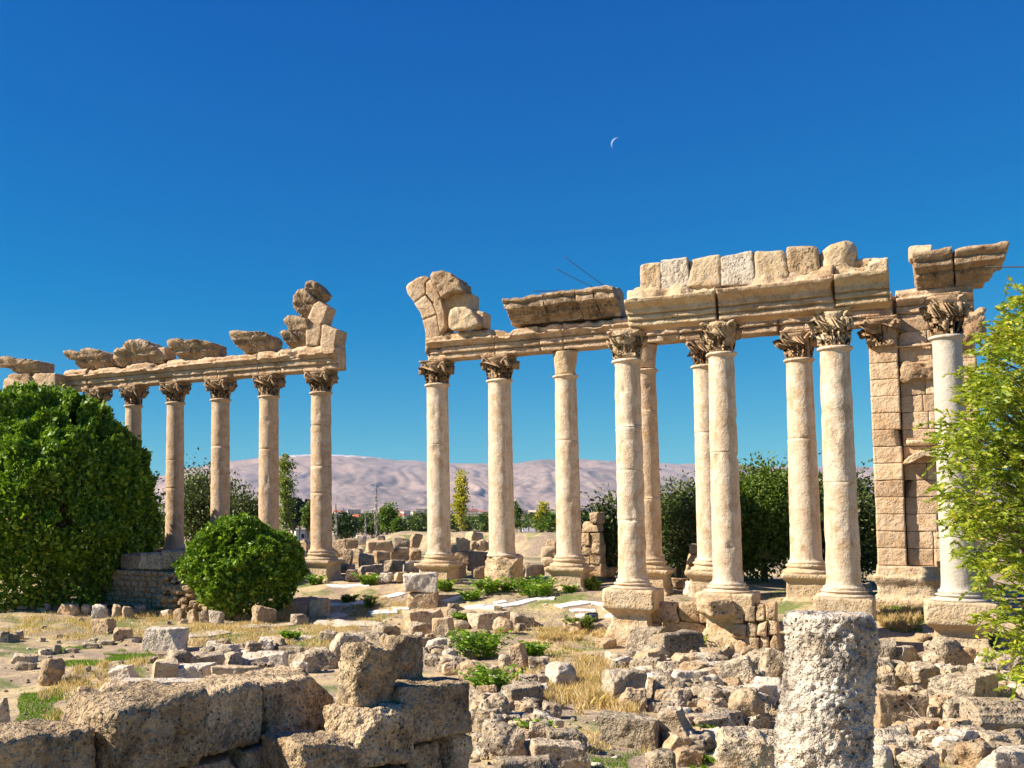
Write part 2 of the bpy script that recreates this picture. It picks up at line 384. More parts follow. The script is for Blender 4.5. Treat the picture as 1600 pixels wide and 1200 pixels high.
# ------------------------------------------------------------------ the setting
def axis(lo, hi, step, far, nfar):
    c = np.arange(lo, hi, step); g = np.geomspace(step*1.5, far, nfar)
    return c, g
xs = np.concatenate([-14-np.geomspace(.3, 12000, 46)[::-1], np.arange(-14, 24, .2), 24+np.geomspace(.2, 14000, 46)])
ys = np.concatenate([-60+np.arange(0, 66, 3.), np.arange(6, 48, .18), 48+np.geomspace(.2, 14500, 90)])
X, Y = np.meshgrid(xs, ys); Z = terrain(X, Y); nx, ny = len(xs), len(ys)
q = np.arange(nx*ny).reshape(ny, nx)
Fq = np.stack([q[:-1, :-1], q[:-1, 1:], q[1:, 1:], q[1:, :-1]], -1).reshape(-1, 4)
tag(mk('ground', np.stack([X, Y, Z], -1).reshape(-1, 3), Fq, M['ground']), kind='structure')
def mountains():
    cx = [-1500, -600, 0, 180, 240, 290, 330, 365, 410, 450, 500, 545, 580, 620, 680, 740, 800, 850, 905, 960, 1010, 1060, 1120, 1180, 1280, 1380, 1500, 1600, 2000, 3000]
    cy = [745, 750, 758, 755, 746, 734, 726, 719, 713, 711, 709, 711, 714, 719, 722, 723, 725, 719, 717, 720, 724, 726, 725, 730, 728, 728, 732, 735, 738, 745]
    px = np.linspace(-1000, 2500, 1000); t = np.linspace(0, 1.2, 170)
    PX, T = np.meshgrid(px, t); crest = (797-np.interp(PX, cx, cy))/F
    Yd = 6300+T*3700; X = (PX-PPX)/F*Yd
    tt = np.clip(T, 0, 1); sh = .15*smooth(tt/.45)+.85*smooth((tt-.18)/.82)**1.0
    crestz = crest*10000
    P = np.stack([X/900, Yd/900*.8, X*0], -1); rid = 1-np.abs(fbm(P, 5)); rid2 = fbm(P*2.7+5, 4)
    wx = X+420*fbm(P*1.3+4, 3); G = np.stack([wx/560, Yd/3600+.12*fbm(P*3, 2), X*0], -1)
    env = np.sin(np.clip(tt, 0, 1)*math.pi)**.8+.04
    Z = terrain(X, Yd)*(1-sh)-3+crestz*sh+env*(rid-.6)*30+env*rid2*26+(26*env+2)*(1-1.5*np.abs(fbm(G, 3)))+(17*env+2)*(1-1.5*np.abs(fbm(G*np.array([3.1, 2.4, 1])+9, 4)))
    Z = np.where(T > 1, Z-(T-1)*900, Z)
    q = np.arange(Z.size).reshape(Z.shape); Fq = np.stack([q[:-1, :-1], q[:-1, 1:], q[1:, 1:], q[1:, :-1]], -1).reshape(-1, 4)
    tag(mk('mountain_range', np.stack([X, Yd, Z], -1).reshape(-1, 3), Fq, M['mount']), kind='structure')
mountains()
# moon: only the lit lune of a far sphere, its pale light partly emitted
d = ray(964.5, 224.5); d = d/np.linalg.norm(d); mc = d*60000.; mr = 60000*8.5/1560
rt = np.cross(d, [0, 0, 1]); rt /= np.linalg.norm(rt); up = np.cross(rt, d); ang = R(152)
a1 = math.cos(ang)*rt+math.sin(ang)*up; a2 = np.cross(a1, d)
V = []; nn = 20
for i in range(nn+1):
    la = -math.pi/2+math.pi*i/nn
    for j in range(9):
        lo = R(-4)+R(50)*j/8; lo = R(50)+R(40)*j/8
        V.append(mc+mr*(math.sin(la)*a2+math.cos(la)*(math.sin(lo)*a1-math.cos(lo)*d)))
Fs = [(i*9+j, i*9+j+1, (i+1)*9+j+1, (i+1)*9+j) for i in range(nn) for j in range(8)]
mo = mk('crescent_moon', np.array(V)-mc, Fs, M['moon'], loc=mc)
tag(mo, 'pale thin crescent moon alone in the deep blue daytime sky', 'moon')
# ------------------------------------------------------------------ columns
def capital_mesh(H=.8, r0=.34, kind='carved', seed=0, ab=.5):
    rg = random.Random(seed); P = []
    if kind == 'rough':
        pr = [(0, r0), (.25, r0*1.12), (.55, r0*1.32), (.8, r0*1.5), (.93, r0*1.42), (1, r0*1.2)]
        pr = [(np.interp(z/H, [p[0] for p in pr], [p[1] for p in pr]), z) for z in np.linspace(0, H, 26)]
        V, Fs = lathe(pr, 52); n = V/np.maximum(np.linalg.norm(V[:, :2], axis=1), 1e-3)[:, None]; n[:, 2] = 0
        am = np.where(V[:, 2] > H-.02, .1, 1)*smooth(V[:, 2]/.12)
        V = V+n*((.06*fbm(V*3.2+seed*3, 3)-.05*np.abs(fbm(V*9+seed, 3))-.01)*am)[:, None]; V[:, 2] = np.clip(V[:, 2], 0, H-.004); P.append((V, Fs))
    if kind == 'plain':
        pr = [(r0, 0), (r0*1.0, .1*H), (r0*1.05, .4*H), (r0*1.15, .75*H), (r0*1.22, .93*H), (r0*1.3, .95*H), (r0*1.3, H)]
        pr = [(np.interp(z, [p[1] for p in pr], [p[0] for p in pr]), z) for z in np.linspace(0, H, 14)]
        V, Fs = lathe(pr, 32); return disp(V, .014, 5, seed, 3, .25), Fs, None
    if kind == 'rough': r0 *= 1.03
    bell = [(r0, 0), (r0*.98, .2*H), (r0*1.02, .5*H), (r0*1.16, .75*H), (r0*1.36, .88*H), (r0*1.38, H*.9)]
    bell = [(np.interp(z, [p[1] for p in bell], [p[0] for p in bell]), z) for z in np.linspace(0, H*.9, 12)]
    P.append(lathe(bell, 28))
    def br(z): return np.interp(z, [p[1] for p in bell], [p[0] for p in bell])
    def leaf(a, z0, h, w, out):
        nu, nv = 7, 9; V = []
        for j in range(nv):
            t = j/(nv-1)
            if t < .72: z = z0+h*t/.72; r = br(z)+.025+.05*t
            else:
                q = (t-.72)/.28*2.4; z = z0+h+out*.45*math.sin(q)-out*.25*q*.4; r = br(z0+h)+.06+out*(1-math.cos(q))*.75
            ww = w*(1-.25*t)*(1 if t < .8 else 1-.5*(t-.8)/.2)*(1+.16*math.sin(j*2.6))
            for i in range(nu):
                u = i/(nu-1)*2-1; lift = .035*math.cos(u*math.pi*2)*(.4+t)-.05*u*u
                aa = a+u*ww/2/max(r, .1); V.append(((r+lift)*math.cos(aa), (r+lift)*math.sin(aa), z))
        n = len(V); V2 = [(x*.9, y*.9, z-.01) for x, y, z in V]
        Fs = [(j*nu+i, j*nu+i+1, (j+1)*nu+i+1, (j+1)*nu+i) for j in range(nv-1) for i in range(nu-1)]
        Fs += [tuple(n+k for k in f[::-1]) for f in Fs]
        e = [j*nu for j in range(nv)]; e2 = [j*nu+nu-1 for j in range(nv)]; tp = [(nv-1)*nu+i for i in range(nu)]
        for L, s in ((e, 1), (e2, -1), (tp, 1)):
            for a_, b_ in zip(L[:-1], L[1:]): Fs.append((a_, b_, b_+n, a_+n)[::s])
        P.append((V, Fs))
    sc = {'carved': 1., 'worn': .5, 'rough': .42}[kind]
    for k in range(8):
        if rg.random() < .9: leaf(k*math.pi/4+math.pi/8, 0, .40*H, .30, .12*sc*rg.uniform(.7, 1.2))
        if rg.random() < .93: leaf(k*math.pi/4, .05*H, .66*H, .28, .15*sc*rg.uniform(.7, 1.2))
    for k in range(4):
        a = k*math.pi/2+math.pi/4
        for s in (-1, 1):
            pts = []; rad = []
            for t in np.linspace(0, 1, 10):
                aa = a+s*(1-t)*.42; r = br(.45*H)+.03+(ab*1.32-br(.45*H)-.06)*t**1.6*(.75+.25*sc); z = H*(.45+.43*math.sin(t*1.55))
                pts.append((r*math.cos(aa), r*math.sin(aa), z)); rad.append(.035+.012*(1-t))
            if kind == 'carved':
                R0 = ab*1.32-.07
                for t in np.linspace(0, 1, 8)[1:]:
                    q = t*4.2; rr = .085*(1-t*.6); r = R0-.02+rr*math.sin(q)*.9; z = H*.88-.085+rr*math.cos(q)
                    pts.append((r*math.cos(a+s*.03), r*math.sin(a+s*.03), z)); rad.append(.03)
            P.append(tube(pts, rad, 6))
    a = ab if kind != 'rough' else ab*.80; ring = []
    for k in range(4):
        c0 = k*math.pi/2+math.pi/4
        for t in np.linspace(0, 1, 9)[:-1]:
            p0 = np.array([math.cos(c0), math.sin(c0)])*a*1.36; p1 = np.array([math.cos(c0+math.pi/2), math.sin(c0+math.pi/2)])*a*1.36
            q = p0+(p1-p0)*t; q = q*(1-.13*math.sin(t*math.pi)); ring.append(q)
    ring = np.array(ring)
    rs = [np.column_stack([ring*s_, np.full(len(ring), z)]) for s_, z in ((.93, .88*H), (.97, .91*H), (.98, .94*H), (1.0, .95*H), (1.0, H))]
    Va, Fa = loftrings(rs, fan=2); Va = disp(Va, .012 if kind == 'carved' else .025, 6, seed+3, 4); Va[:, 2] = np.clip(Va[:, 2], 0, H-.004)
    V, Fs = merge(P)
    if kind == 'carved': V = disp(V, .011, 7, seed, 2, .2)
    elif kind == 'worn': V = disp(V, .020, 6, seed, 3, .5)
    else: V = disp(V, .026, 5, seed, 4, .1)
    V[:, 2] = np.clip(V[:, 2], 0, H*.93)
    return V, Fs, (Va, Fa)
def shaft_mesh(h, rb, rt, joints=(), seed=0, rough=.006, chip=0., seg=48):
    zs = list(np.arange(.3, h-.2, .09)); 
    for j in joints: zs += [j-.02, j-.008, j+.008, j+.02]
    zs = sorted(zs); pr = [(rb+.07, 0), (rb+.075, .05), (rb+.06, .085), (rb+.03, .09), (rb+.012, .14), (rb+.003, .22)]
    for z in zs:
        t = z/h; r = rb+(rt-rb)*(t**1.35)
        for j in joints:
            if abs(z-j) < .0101: r -= .012
        pr.append((r, z))
    pr += [(rt+.002, h-.17), (rt+.02, h-.10), (rt+.025, h-.09), (rt+.055, h-.085), (rt+.075, h-.06), (rt+.075, h-.035), (rt+.055, h-.01), (rt+.02, h)]
    V, Fs = lathe(pr, seg); q = V*np.array([1.2, 1.2, 1.]); rr = np.linalg.norm(V[:, :2], axis=1); nn = V[:, :2]/np.maximum(rr, 1e-6)[:, None]
    m = np.clip(fbm(q*3.1+seed*5.7, 3)-.6, 0, .5)*(.05+chip*.7); d = rough*fbm(q*4+seed*3.3, 3)-m*1.0
    V[:, :2] += nn*np.where(rr > .1, d, 0)[:, None]
    return V, Fs
def base_pedestal(w, top, bot, style='attic'):
    # square pedestal (x,y,z) between z=bot and z=top below shaft foot
    h = top-bot; L = []
    def lv(z, e): L.append((z, -w/2-e, w/2+e, -w/2-e, w/2+e))
    if style == 'attic':
        lv(bot, .10); lv(bot+.14*h, .10); lv(bot+.17*h, .07); lv(bot+.24*h, .02); lv(bot+.30*h, 0); lv(bot+.72*h, 0); lv(bot+.78*h, .03); lv(bot+.84*h, .10); lv(bot+.88*h, .13); lv(bot+h, .13)
    else:
        lv(bot, .12); lv(bot+.2*h, .12); lv(bot+.24*h, .10); lv(bot+.36*h, .02); lv(bot+.40*h, -.02); lv(bot+.56*h, -.04); lv(bot+.60*h, .02); lv(bot+.66*h, .12); lv(bot+.68*h, .16); lv(bot+h, .16)
    return L
def attic_base(r, h):
    pr = [(r+.19, 0), (r+.22, h*.1), (r+.22, h*.25), (r+.18, h*.36), (r+.12, h*.42), (r+.09, h*.52), (r+.10, h*.60), (r+.13, h*.66), (r+.14, h*.78), (r+.11, h*.88), (r+.07, h*.92), (r+.07, h)]
    return lathe([(np.interp(z, [p[1] for p in pr], [p[0] for p in pr]), z) for z in np.linspace(0, h, 16)], 44)
ZB, ZT = -1.50, 4.48        # foot and head of the back row shafts
FB, FT = -1.88, 4.12        # of the front row
def column(px, front, rb, rt, cap, joints, seed, label, group, smat='shaft', cmat='carved', ped='attic', caph=.8, rough=.006, chip=0., zb=None, zt=None, gz=None, ab=.5, pw=1.06, py=797):
    off = 4.95 if front else 0.; s, _ = pl(px, py, off); cf = math.cos(math.atan((px-PPX)/F))**.95; rb *= cf; rt *= cf; ab *= cf**.6; pw *= cf**.5
    b, t = (FB, FT) if front else (ZB, ZT)
    if zb is not None: b = zb
    if zt is not None: t = zt
    p = wp(s, off, 0); g = float(terrain(p.x, p.y))-.08 if gz is None else gz
    e = empty('ruined_column', (p.x, p.y, g), ROT); tag(e, label, 'column', group)
    V, Fs = shaft_mesh(t-b, rb, rt, joints, seed, rough, chip); sh = mk('shaft', V, Fs, M[smat], e, loc=(0, 0, b-g), rot=seed*1.7)
    V, Fs, Ab = capital_mesh(caph, rt*.97, cap, seed, ab); co = mk('capital', V, Fs, M[cmat], e, loc=(0, 0, t-g), rot=(0, 0, 0))
    if Ab: mk('abacus', Ab[0], Ab[1], M[cmat], co)
    if ped:
        h = .27 if ped == 'attic' else .16
        if ped == 'broken':
            V, Fs = rock(1.15, 1.15, b-g+.02, .12, 22, seed, .06, 4, .02); mk('pedestal', V, Fs, M['tan'], e)
        else:
            bb = b-h-g
            V, Fs = attic_base(rb, h+.03); mk('base', disp(V, .006, 6, seed, 3, .06), Fs, M[smat if front else 'front'], e, loc=(0, 0, bb-.01))
            V, Fs = stack_rect(base_pedestal(pw, bb, -.02, 'attic' if ped == 'attic' else 'low')); mk('pedestal', disp(V, .009, 4.5, seed, 3, .06), Fs, M['front'], e)
    return e
LG, RG, FG = 'columns of the left colonnade', 'columns of the rear right colonnade', 'columns of the front right colonnade'
column(150, 0, .37, .33, 'carved', (2.,), 1, 'column almost wholly swallowed by the big dome-shaped bush, only its capital curl peeking out at the left end of the left colonnade', LG, 'shaft2', ped=None)
column(207, 0, .38, .34, 'carved', (2.6,), 2, 'column rising half hidden behind the right side of the big dome-shaped bush', LG, 'shaft2', ped=None)
column(273, 0, .39, .35, 'carved', (2.45, 3.6), 3, 'weathered column standing on the low masonry wall between the two round bushes', LG, 'shaft2', ped=None, rough=.008)
column(344, 0, .39, .36, 'carved', (4.1,), 4, 'column rising straight above the left half of the smaller round bush', LG, 'shaft2', ped=None, rough=.008)
column(420, 0, .40, .37, 'carved', (3.9,), 5, 'column behind the right slope of the smaller round bush, yellow-green poplar just to its right', LG, 'shaft2', ped=None, rough=.009, chip=.03)
column(502, 0, .405, .37, 'carved', (2.2, 3.2, 4.7), 6, 'last column of the left colonnade with full moulded pedestal, carrying the broken arch end', LG, 'shaft2', rough=.010, chip=.05)
column(685.5, 0, .405, .375, 'carved', (3.85,), 7, 'first column right of the open gap, with leafy capital under the leaning arch fragment', RG, rough=.006, chip=.03)
column(783.5, 0, .44, .38, 'carved', (), 8, 'smooth bright column with leafy capital standing on a rough broken pedestal block', RG, ped='broken')
column(888, 0, .41, .35, 'plain', (3.82,), 9, 'column with plain uncarved cone capital and a dark crack across its middle', RG, cmat='front', chip=.05, caph=.76)
column(1013, 0, .40, .35, 'plain', (1.9, 4.6), 10, 'brown stained column half hidden behind the first front column', RG, 'shaft2', cmat='shaft2', caph=.76, chip=.08, rough=.009)
column(1108, 0, .40, .36, 'carved', (3.9,), 11, 'column almost wholly hidden behind the second front column, only a thin sliver of it showing at left', RG, 'shaft', ped='attic')
column(1257, 0, .46, .38, 'carved', (3.62,), 12, 'thick rear column with curled leafy capital in front of the dark green trees', RG, 'shaft')
column(986, 1, .375, .345, 'rough', (1.65, 3.0, 4.15), 13, 'pockmarked patched front column with lumpy broken capital on a tall two-step pedestal', FG, cmat='tan', ped='low', rough=.014, chip=.10, pw=1.02, caph=.82)
column(1134, 1, .385, .335, 'rough', (3.4,), 14, 'front column with knobbly shapeless capital, rough stacked stones around its foot', FG, cmat='tan', ped='low', rough=.010, chip=.07, pw=1.05, caph=.84)
column(1314, 1, .43, .365, 'worn', (2.6,), 15, 'thick front column with fan-like carved capital rising behind the foreground stump', FG, cmat='front', ped='low', rough=.011, chip=.08, caph=.92, zt=4.05, pw=1.02, ab=.44)
column(1492, 1, .40, .345, 'rough', (2.1,), 16, 'smooth pale grey column at the right, its foot on a big pedestal beside the yellow-green tree', FG, 'grey_shaft', 'carved', 'low', .98, .004, .05, pw=1.16, ab=.44)

# ------------------------------------------------------------------ entablatures (local frame: x along the row, y backwards)
ENT = [(-.34, 0), (-.34, .17), (-.29, .18), (-.29, .20), (-.41, .21), (-.41, .39), (-.36, .40), (-.36, .42), (-.47, .43), (-.47, .49), (-.57, .54), (-.61, .61), (-.50, .63), (-.44, .65), (-.46, .78), (-.36, .88), (.38, .88), (.42, .5), (.42, 0)]
def frame(s, off, z, name=None): return wp(s, off, z)
def arch_row(joints, z, off, label, grp, seed, ent=ENT, mat='entab', amp=.009, chip=.3, ymid=540, tops=None):
    s0, _ = pl(joints[0], ymid, off+.45); e = empty('entablature', wp(s0, off, z), ROT); tag(e, label, 'entablature', grp)
    rg = random.Random(seed)
    for i, (a, b) in enumerate(zip(joints[:-1], joints[1:])):
        sa = pl(a, ymid, off+.45)[0]-s0; sb = pl(b, ymid, off+.45)[0]-s0
        pr = [(y, zz+(rg.uniform(-.05, .04) if zz > .7 else 0)) for y, zz in ent]
        V, Fs = profile_x(pr, sa+.008, sb-.008); V = disp(V, amp, 3.2, seed*10+i, 3, 0)
        up = V[:, 2] > .6; m = np.clip(fbm(V*np.array([1.6, .8, .8])+seed+i*3.3, 3)-.1, 0, 1)
        V[:, 2] -= np.where(up, m*chip*.6, 0); V[:, 1] += np.where((V[:, 1] < 0), np.clip(fbm(V*2.1+seed*2.2+i, 3)-.45, 0, 1)*.25, 0)
        V[:, 2] += np.where(up, .03*fbm(V*5+i, 2), 0)
        mk('architrave_block', V, Fs, M[mat], e, loc=(0, rg.uniform(-.012, .012), rg.uniform(-.008, .008)))
    return e
arch_row([100, 135, 197, 261, 338, 402, 437, 524], 5.285, 0, 'long moulded beam of jointed blocks lying across the left colonnade', 'entablatures', 3)
arch_row([666, 772, 843, 880, 958, 1062, 1145, 1216, 1300, 1398], 5.285, 0, 'long moulded beam of jointed blocks lying across the rear right columns up to the wall', 'entablatures', 5, mat='entab')
def traced(name, out, y0, y1, label=None, cat=None, grp=None, mat='carved', seed=0, amp=.03, parent=None, off=0, back=.9, chip=.2, step=.08, under=0.):
    """outline seen on the plane y0 in front of the row line, given its own thickness"""
    q = [pl(a, b, off-y0) for a, b in out]; c = np.mean(q, axis=0); zb = min(z for s, z in q)
    P = [(s-c[0], z-zb) for s, z in q]
    V, Fs = prism_y(P, y0, y1, step*.7, step*.6, back); V = disp(V, amp*.8, 4.8, seed, 5, chip*.3); V = V+(.022 if amp > .02 else .008)*np.sign(vn(V*7+seed))[:, None]*np.array([.3, 1, .3])*(vn(V*3.1+seed*2) > .1)[:, None]; V = V+.006*np.sign(V)*0
    if under:
        hz_ = V[:, 2]/max(V[:, 2].max(), .1); fr = np.clip((y1-V[:, 1])/(y1-y0), 0, 1); st_ = np.interp(hz_, [0, .25, .3, .5, .55, .75, .8, 1], [1, .85, .6, .5, .25, .15, 0, .1])
        V[:, 1] += under*st_*fr; V[:, 1] += np.where((hz_ > .3) & (hz_ < .5) & (np.sin(V[:, 0]*42) > 0), -.04, 0)*fr
    w = wp(c[0], off, zb)
    if parent is not None:
        w = parent.matrix_basis.inverted() @ w
        return mk(name, V, Fs, M[mat], parent, loc=w)
    o = mk(name, V, Fs, M[mat], None, loc=w, rot=ROT); return tag(o, label, cat, grp)
CB = 'loose cornice blocks on the left colonnade'
traced('cornice_block', [(98, 548), (106, 546), (120, 549), (128, 556), (137, 574), (118, 577), (110, 571), (112, 563), (101, 560)], -.7, .4, 'small rounded cornice lump at the far left end of the left beam', 'cornice block', CB, 'cornice', seed=1, under=.5)
traced('cornice_block', [(123, 546), (133, 542), (150, 546), (160, 550), (168, 560), (168, 570), (140, 577), (133, 568), (124, 555)], -.75, .4, 'jagged overhanging cornice lump, second from the left end of the left beam', 'cornice block', CB, 'cornice', seed=2, under=.5)
traced('cornice_block', [(169, 571), (170, 556), (177, 542), (190, 543), (195, 533), (205, 530), (222, 530), (236, 540), (243, 547), (244, 564), (215, 567), (190, 569)], -.8, .45, 'large craggy cornice block with jutting upper lip above the second visible left capital', 'cornice block', CB, 'cornice', seed=3, amp=.05, under=.5)
traced('squared_block', [(243, 544), (258, 542), (258, 561), (243, 562)], -.4, .4, 'small squared stone tight against the right side of the large craggy cornice block', 'stone block', CB, 'entab', 4, .015)
traced('cornice_block', [(258, 540), (262, 530), (272, 527), (285, 533), (300, 530), (314, 531), (331, 536), (331, 555), (300, 559), (272, 562), (262, 550)], -.8, .45, 'long jutting cornice block lying alone above the column with the fourth left capital', 'cornice block', CB, 'cornice', seed=5, amp=.045, under=.5)
traced('cornice_block', [(355, 518), (365, 515), (385, 517), (405, 518), (415, 521), (419, 530), (418, 545), (395, 549), (372, 551), (360, 535)], -.8, .45, 'boat-shaped cornice block perched alone left of the broken arch end', 'cornice block', CB, 'cornice', seed=6, amp=.045, under=.5)
AG = 'fallen-open arch remains'
s0, z0 = pl(500, 540, .4); e = empty('arch_fragment', wp(s0, 0, 6.0), ROT)
tag(e, 'stack of carved arch stones rising from the right end of the left colonnade', 'arch fragment', AG)
for i, (n, o, a, b, m, am) in enumerate([
 ('springer_stone', [(500, 545), (503, 508), (506, 506), (527, 515), (523, 540), (522, 560), (500, 556)], -.45, .35, 'entab', .010),
 ('voussoir', [(478, 512), (482, 499), (503, 503), (499, 530), (496, 541), (478, 541)], -.40, .25, 'entab', .010),
 ('voussoir', [(490, 475), (498, 470), (513, 480), (504, 506), (495, 506), (480, 499)], -.40, .25, 'entab', .010),
 ('cornice_piece', [(436, 520), (440, 515), (452, 516), (460, 525), (466, 541), (445, 544), (440, 530)], -.55, .1, 'cornice', .022),
 ('cornice_piece', [(442, 498), (448, 492), (460, 492), (479, 497), (481, 530), (479, 541), (462, 541), (450, 520)], -.55, .15, 'cornice', .022),
 ('cornice_piece', [(454, 478), (456, 462), (465, 452), (475, 450), (491, 468), (484, 496), (462, 494)], -.55, .15, 'cornice', .022),
 ('cornice_piece', [(477, 440), (486, 437), (497, 446), (505, 458), (503, 463), (495, 469), (483, 463), (474, 453)], -.55, .15, 'cornice', .022)]):
    traced(n, o, a, b, mat=m, seed=20+i, amp=am, parent=e, back=1., under=.4 if m == 'cornice' else 0)
s0, z0 = pl(680, 540, .4); e = empty('arch_fragment', wp(s0, 0, 6.0), ROT)
tag(e, 'curved moulded arch fragment leaning over the gap at the right colonnade', 'arch fragment', AG)
for i, (n, o, a, b, m, am) in enumerate([
 ('voussoir', [(664, 553), (665, 520), (660, 500), (682, 492), (687, 512), (688, 524), (668, 545)], -.42, .35, 'entab', .008),
 ('voussoir', [(657, 490), (647, 474), (664, 461), (676, 476), (682, 491), (660, 499)], -.42, .35, 'entab', .008),
 ('voussoir', [(634, 448), (637, 444), (650, 434), (664, 430), (670, 434), (664, 442), (665, 459), (647, 473), (636, 458)], -.42, .35, 'entab', .014),
 ('voussoir', [(678, 463), (688, 467), (693, 485), (696, 512), (688, 523), (683, 492), (677, 475)], -.50, .35, 'entab', .010),
 ('voussoir', [(665, 441), (672, 436), (680, 450), (688, 466), (678, 474), (666, 459)], -.50, .35, 'entab', .010),
 ('backing_block', [(688, 467), (712, 455), (738, 459), (738, 484), (735, 486), (700, 512), (694, 505)], -.2, .5, 'front', .014),
 ('backing_block', [(735, 483), (756, 487), (756, 512), (738, 514), (730, 510)], -.25, .45, 'front', .014),
 ('craggy_block', [(672, 430), (675, 424), (690, 423), (705, 428), (718, 440), (722, 455), (700, 458), (690, 465), (678, 452)], -.65, .45, 'carved', .045)]):
    traced(n, o, a, b, mat=m, seed=40+i, amp=am, parent=e, back=1., step=.06)
o = traced('carved_bracket', [(700, 512), (702, 485), (710, 480), (728, 479), (738, 484), (750, 507), (740, 513), (705, 516)], -.75, -.1, 'small carved scroll bracket stone sitting at the foot of the leaning arch fragment', 'carved stone', None, 'front', 60, .035)
CORN = [(-.40, 0), (-.44, .05), (-.44, .13), (-.58, .15), (-.58, .22), (-.66, .23), (-.66, .34), (-.76, .35), (-.80, .42), (-.98, .44), (-.98, .60), (-.94, .61), (-1.06, .68), (-1.04, .78), (-.2, .84), (.4, .78), (.42, 0)]
def cornice(joints, ztop, zbot, off, seed, label, grp, mat='cornice', sc=1., lean=.0, name='cornice_block', ymid=475):
    for i, (a, b) in enumerate(zip(joints[:-1], joints[1:])):
        sa = pl(a, ymid, off+.9)[0]; sb = pl(b, ymid, off+.9)[0]; zb = np.interp(i+.5, range(len(zbot)), zbot); zt = np.interp(i+.5, range(len(ztop)), ztop)
        k = (zt-zb)/.84; pr = [(y, z*k) for y, z in CORN]
        V, Fs = profile_x(pr, 0, sb-sa-.02, .03, .05); V[:, 1] += np.where((V[:, 1] < -.5) & (V[:, 2] > .2*k) & (V[:, 2] < .36*k) & (np.sin(V[:, 0]*2*math.pi/.15) > 0), -.06, 0); V = disp(V, .024, 4.2, seed+i, 5, .06); V[:, 0] += lean*V[:, 2]; V[:, 2] += np.where(V[:, 2] > .5*k, .07*fbm(V*1.7+seed+i, 3), 0)
        o = mk(name, V, Fs, M[mat], None, loc=wp(sa, off, zb), rot=(0, R(random.Random(seed+i).uniform(-1.5, 1.5)), ROT)); tag(o, label[i], 'cornice block', grp)
cornice([791, 853, 906, 934, 966], [7.05, 7.12, 7.12, 7.15, 7.1], [6.25, 6.22, 6.18, 6.18, 6.2], 0, 70,
 ['leftmost tilted slab of the dark moulded cornice run on the rear right beam', 'second slab of the dark moulded cornice run, between its two long cracks', 'narrow third slab of the dark moulded cornice run on the rear right beam', 'rightmost slab of the dark cornice run, touching the pale front blocks'], 'dark cornice slabs on the rear right beam', lean=-.12)
# front row entablature
FENT = [(-.42, 0), (-.42, .12), (-.37, .13), (-.37, .15), (-.48, .16), (-.48, .27), (-.43, .28), (-.43, .30), (-.54, .31), (-.54, .44), (-.62, .50), (-.74, .58), (-.77, .67), (-.60, .70), (-.50, .72), (-.46, .90), (-.36, 1.02), (.40, 1.02), (.42, 0)]
fg = 'architrave blocks on the front columns'
def fblock(a, b, zb, h, label, seed, mat='front', prof=FENT, dy=0, amp=.012, up=.3, ym=480):
    off = 4.95; sa = pl(a, ym, off+.5)[0]; sb = pl(b, ym, off+.5)[0]
    pr = [(y, z*h/1.02) for y, z in prof]; V, Fs = profile_x(pr, 0, sb-sa-.02, .06, .045); V = disp(V, amp, 3, seed, 3, .1)
    V[:, 2] -= np.where(V[:, 2] > .7*h, np.clip(fbm(V*1.7+seed, 3)-.05, 0, 1)*up, 0); V[:, 1] += np.where((V[:, 1] < 0) & (V[:, 2] > .66*h), .08*fbm(V*3+seed, 3), 0)
    return tag(mk('architrave_block', V, Fs, M[mat], None, loc=wp(sa, off+dy, zb), rot=ROT), label, 'stone block', fg)
fblock(977, 1119, 4.93, 1.05, 'pale moulded beam block spanning the first two front columns', 80)
fblock(1122, 1306, 4.93, 1.08, 'long eroded moulded beam block above the second and third front columns', 81, 'entab', amp=.02)
fblock(1306, 1392, 4.98, 1.10, 'short smooth moulded beam block with broken right end above the third front column', 82)
def rblock(name, a, b, y0, y1, off, dep, label, cat, grp, seed, mat='front', rnd=.12, amp=.03, chops=2, fine=.012, N=16, dy=0, yaw=0.):
    ym = (y0+y1)/2; sa = pl(a, ym, off)[0]; sb = pl(b, ym, off)[0]; zt = pl((a+b)/2, y0, off)[1]; zb = pl((a+b)/2, y1, off)[1]
    V, Fs = rock(sb-sa, dep, zt-zb, rnd, N, seed, amp, chops, fine); o = mk(name, V, Fs, M[mat], None, loc=wp((sa+sb)/2, off-dep/2, zb), rot=ROT+yaw); return tag(o, label, cat, grp)
ug = 'upper course blocks on the front columns'
for i, (a, b, y0, y1, m, am, lab) in enumerate([
 (1000, 1033, 411, 452, 'tan', .07, 'hollowed orange-stained block at the left end of the top course'),
 (1033, 1076, 404, 448, 'pale', .012, 'square pale tooled block, second from the left in the top course'),
 (1076, 1127, 399, 446, 'front', .05, 'pale block with a deep broken corner, third from the left in the top course'),
 (1127, 1178, 395, 443, 'pale', .012, 'clean square tooled block in the middle of the top course'),
 (1178, 1230, 390, 436, 'front', .05, 'rounded pitted block just right of the clean square tooled one'),
 (1230, 1280, 384, 432, 'tan', .07, 'craggy block with a slanting hollow left of the biggest boulder of the top course'),
 (1278, 1338, 375, 428, 'front', .08, 'biggest rounded boulder at the high right end of the top course')]):
    rblock('course_block', a-.6, b+.6, y0, y1+3, 5.4, .85, lab, 'stone block', ug, 90+i, m, .05 if am < .02 else (.4 if am > .075 else .14), am*.55, 0, .012, 18, 0)
rblock('flat_slab', 1330, 1376, 403, 418, 5.2, .7, 'thin slab just right of the biggest boulder of the top course', 'stone slab', None, 99, 'tan', .3, .03)
V = None
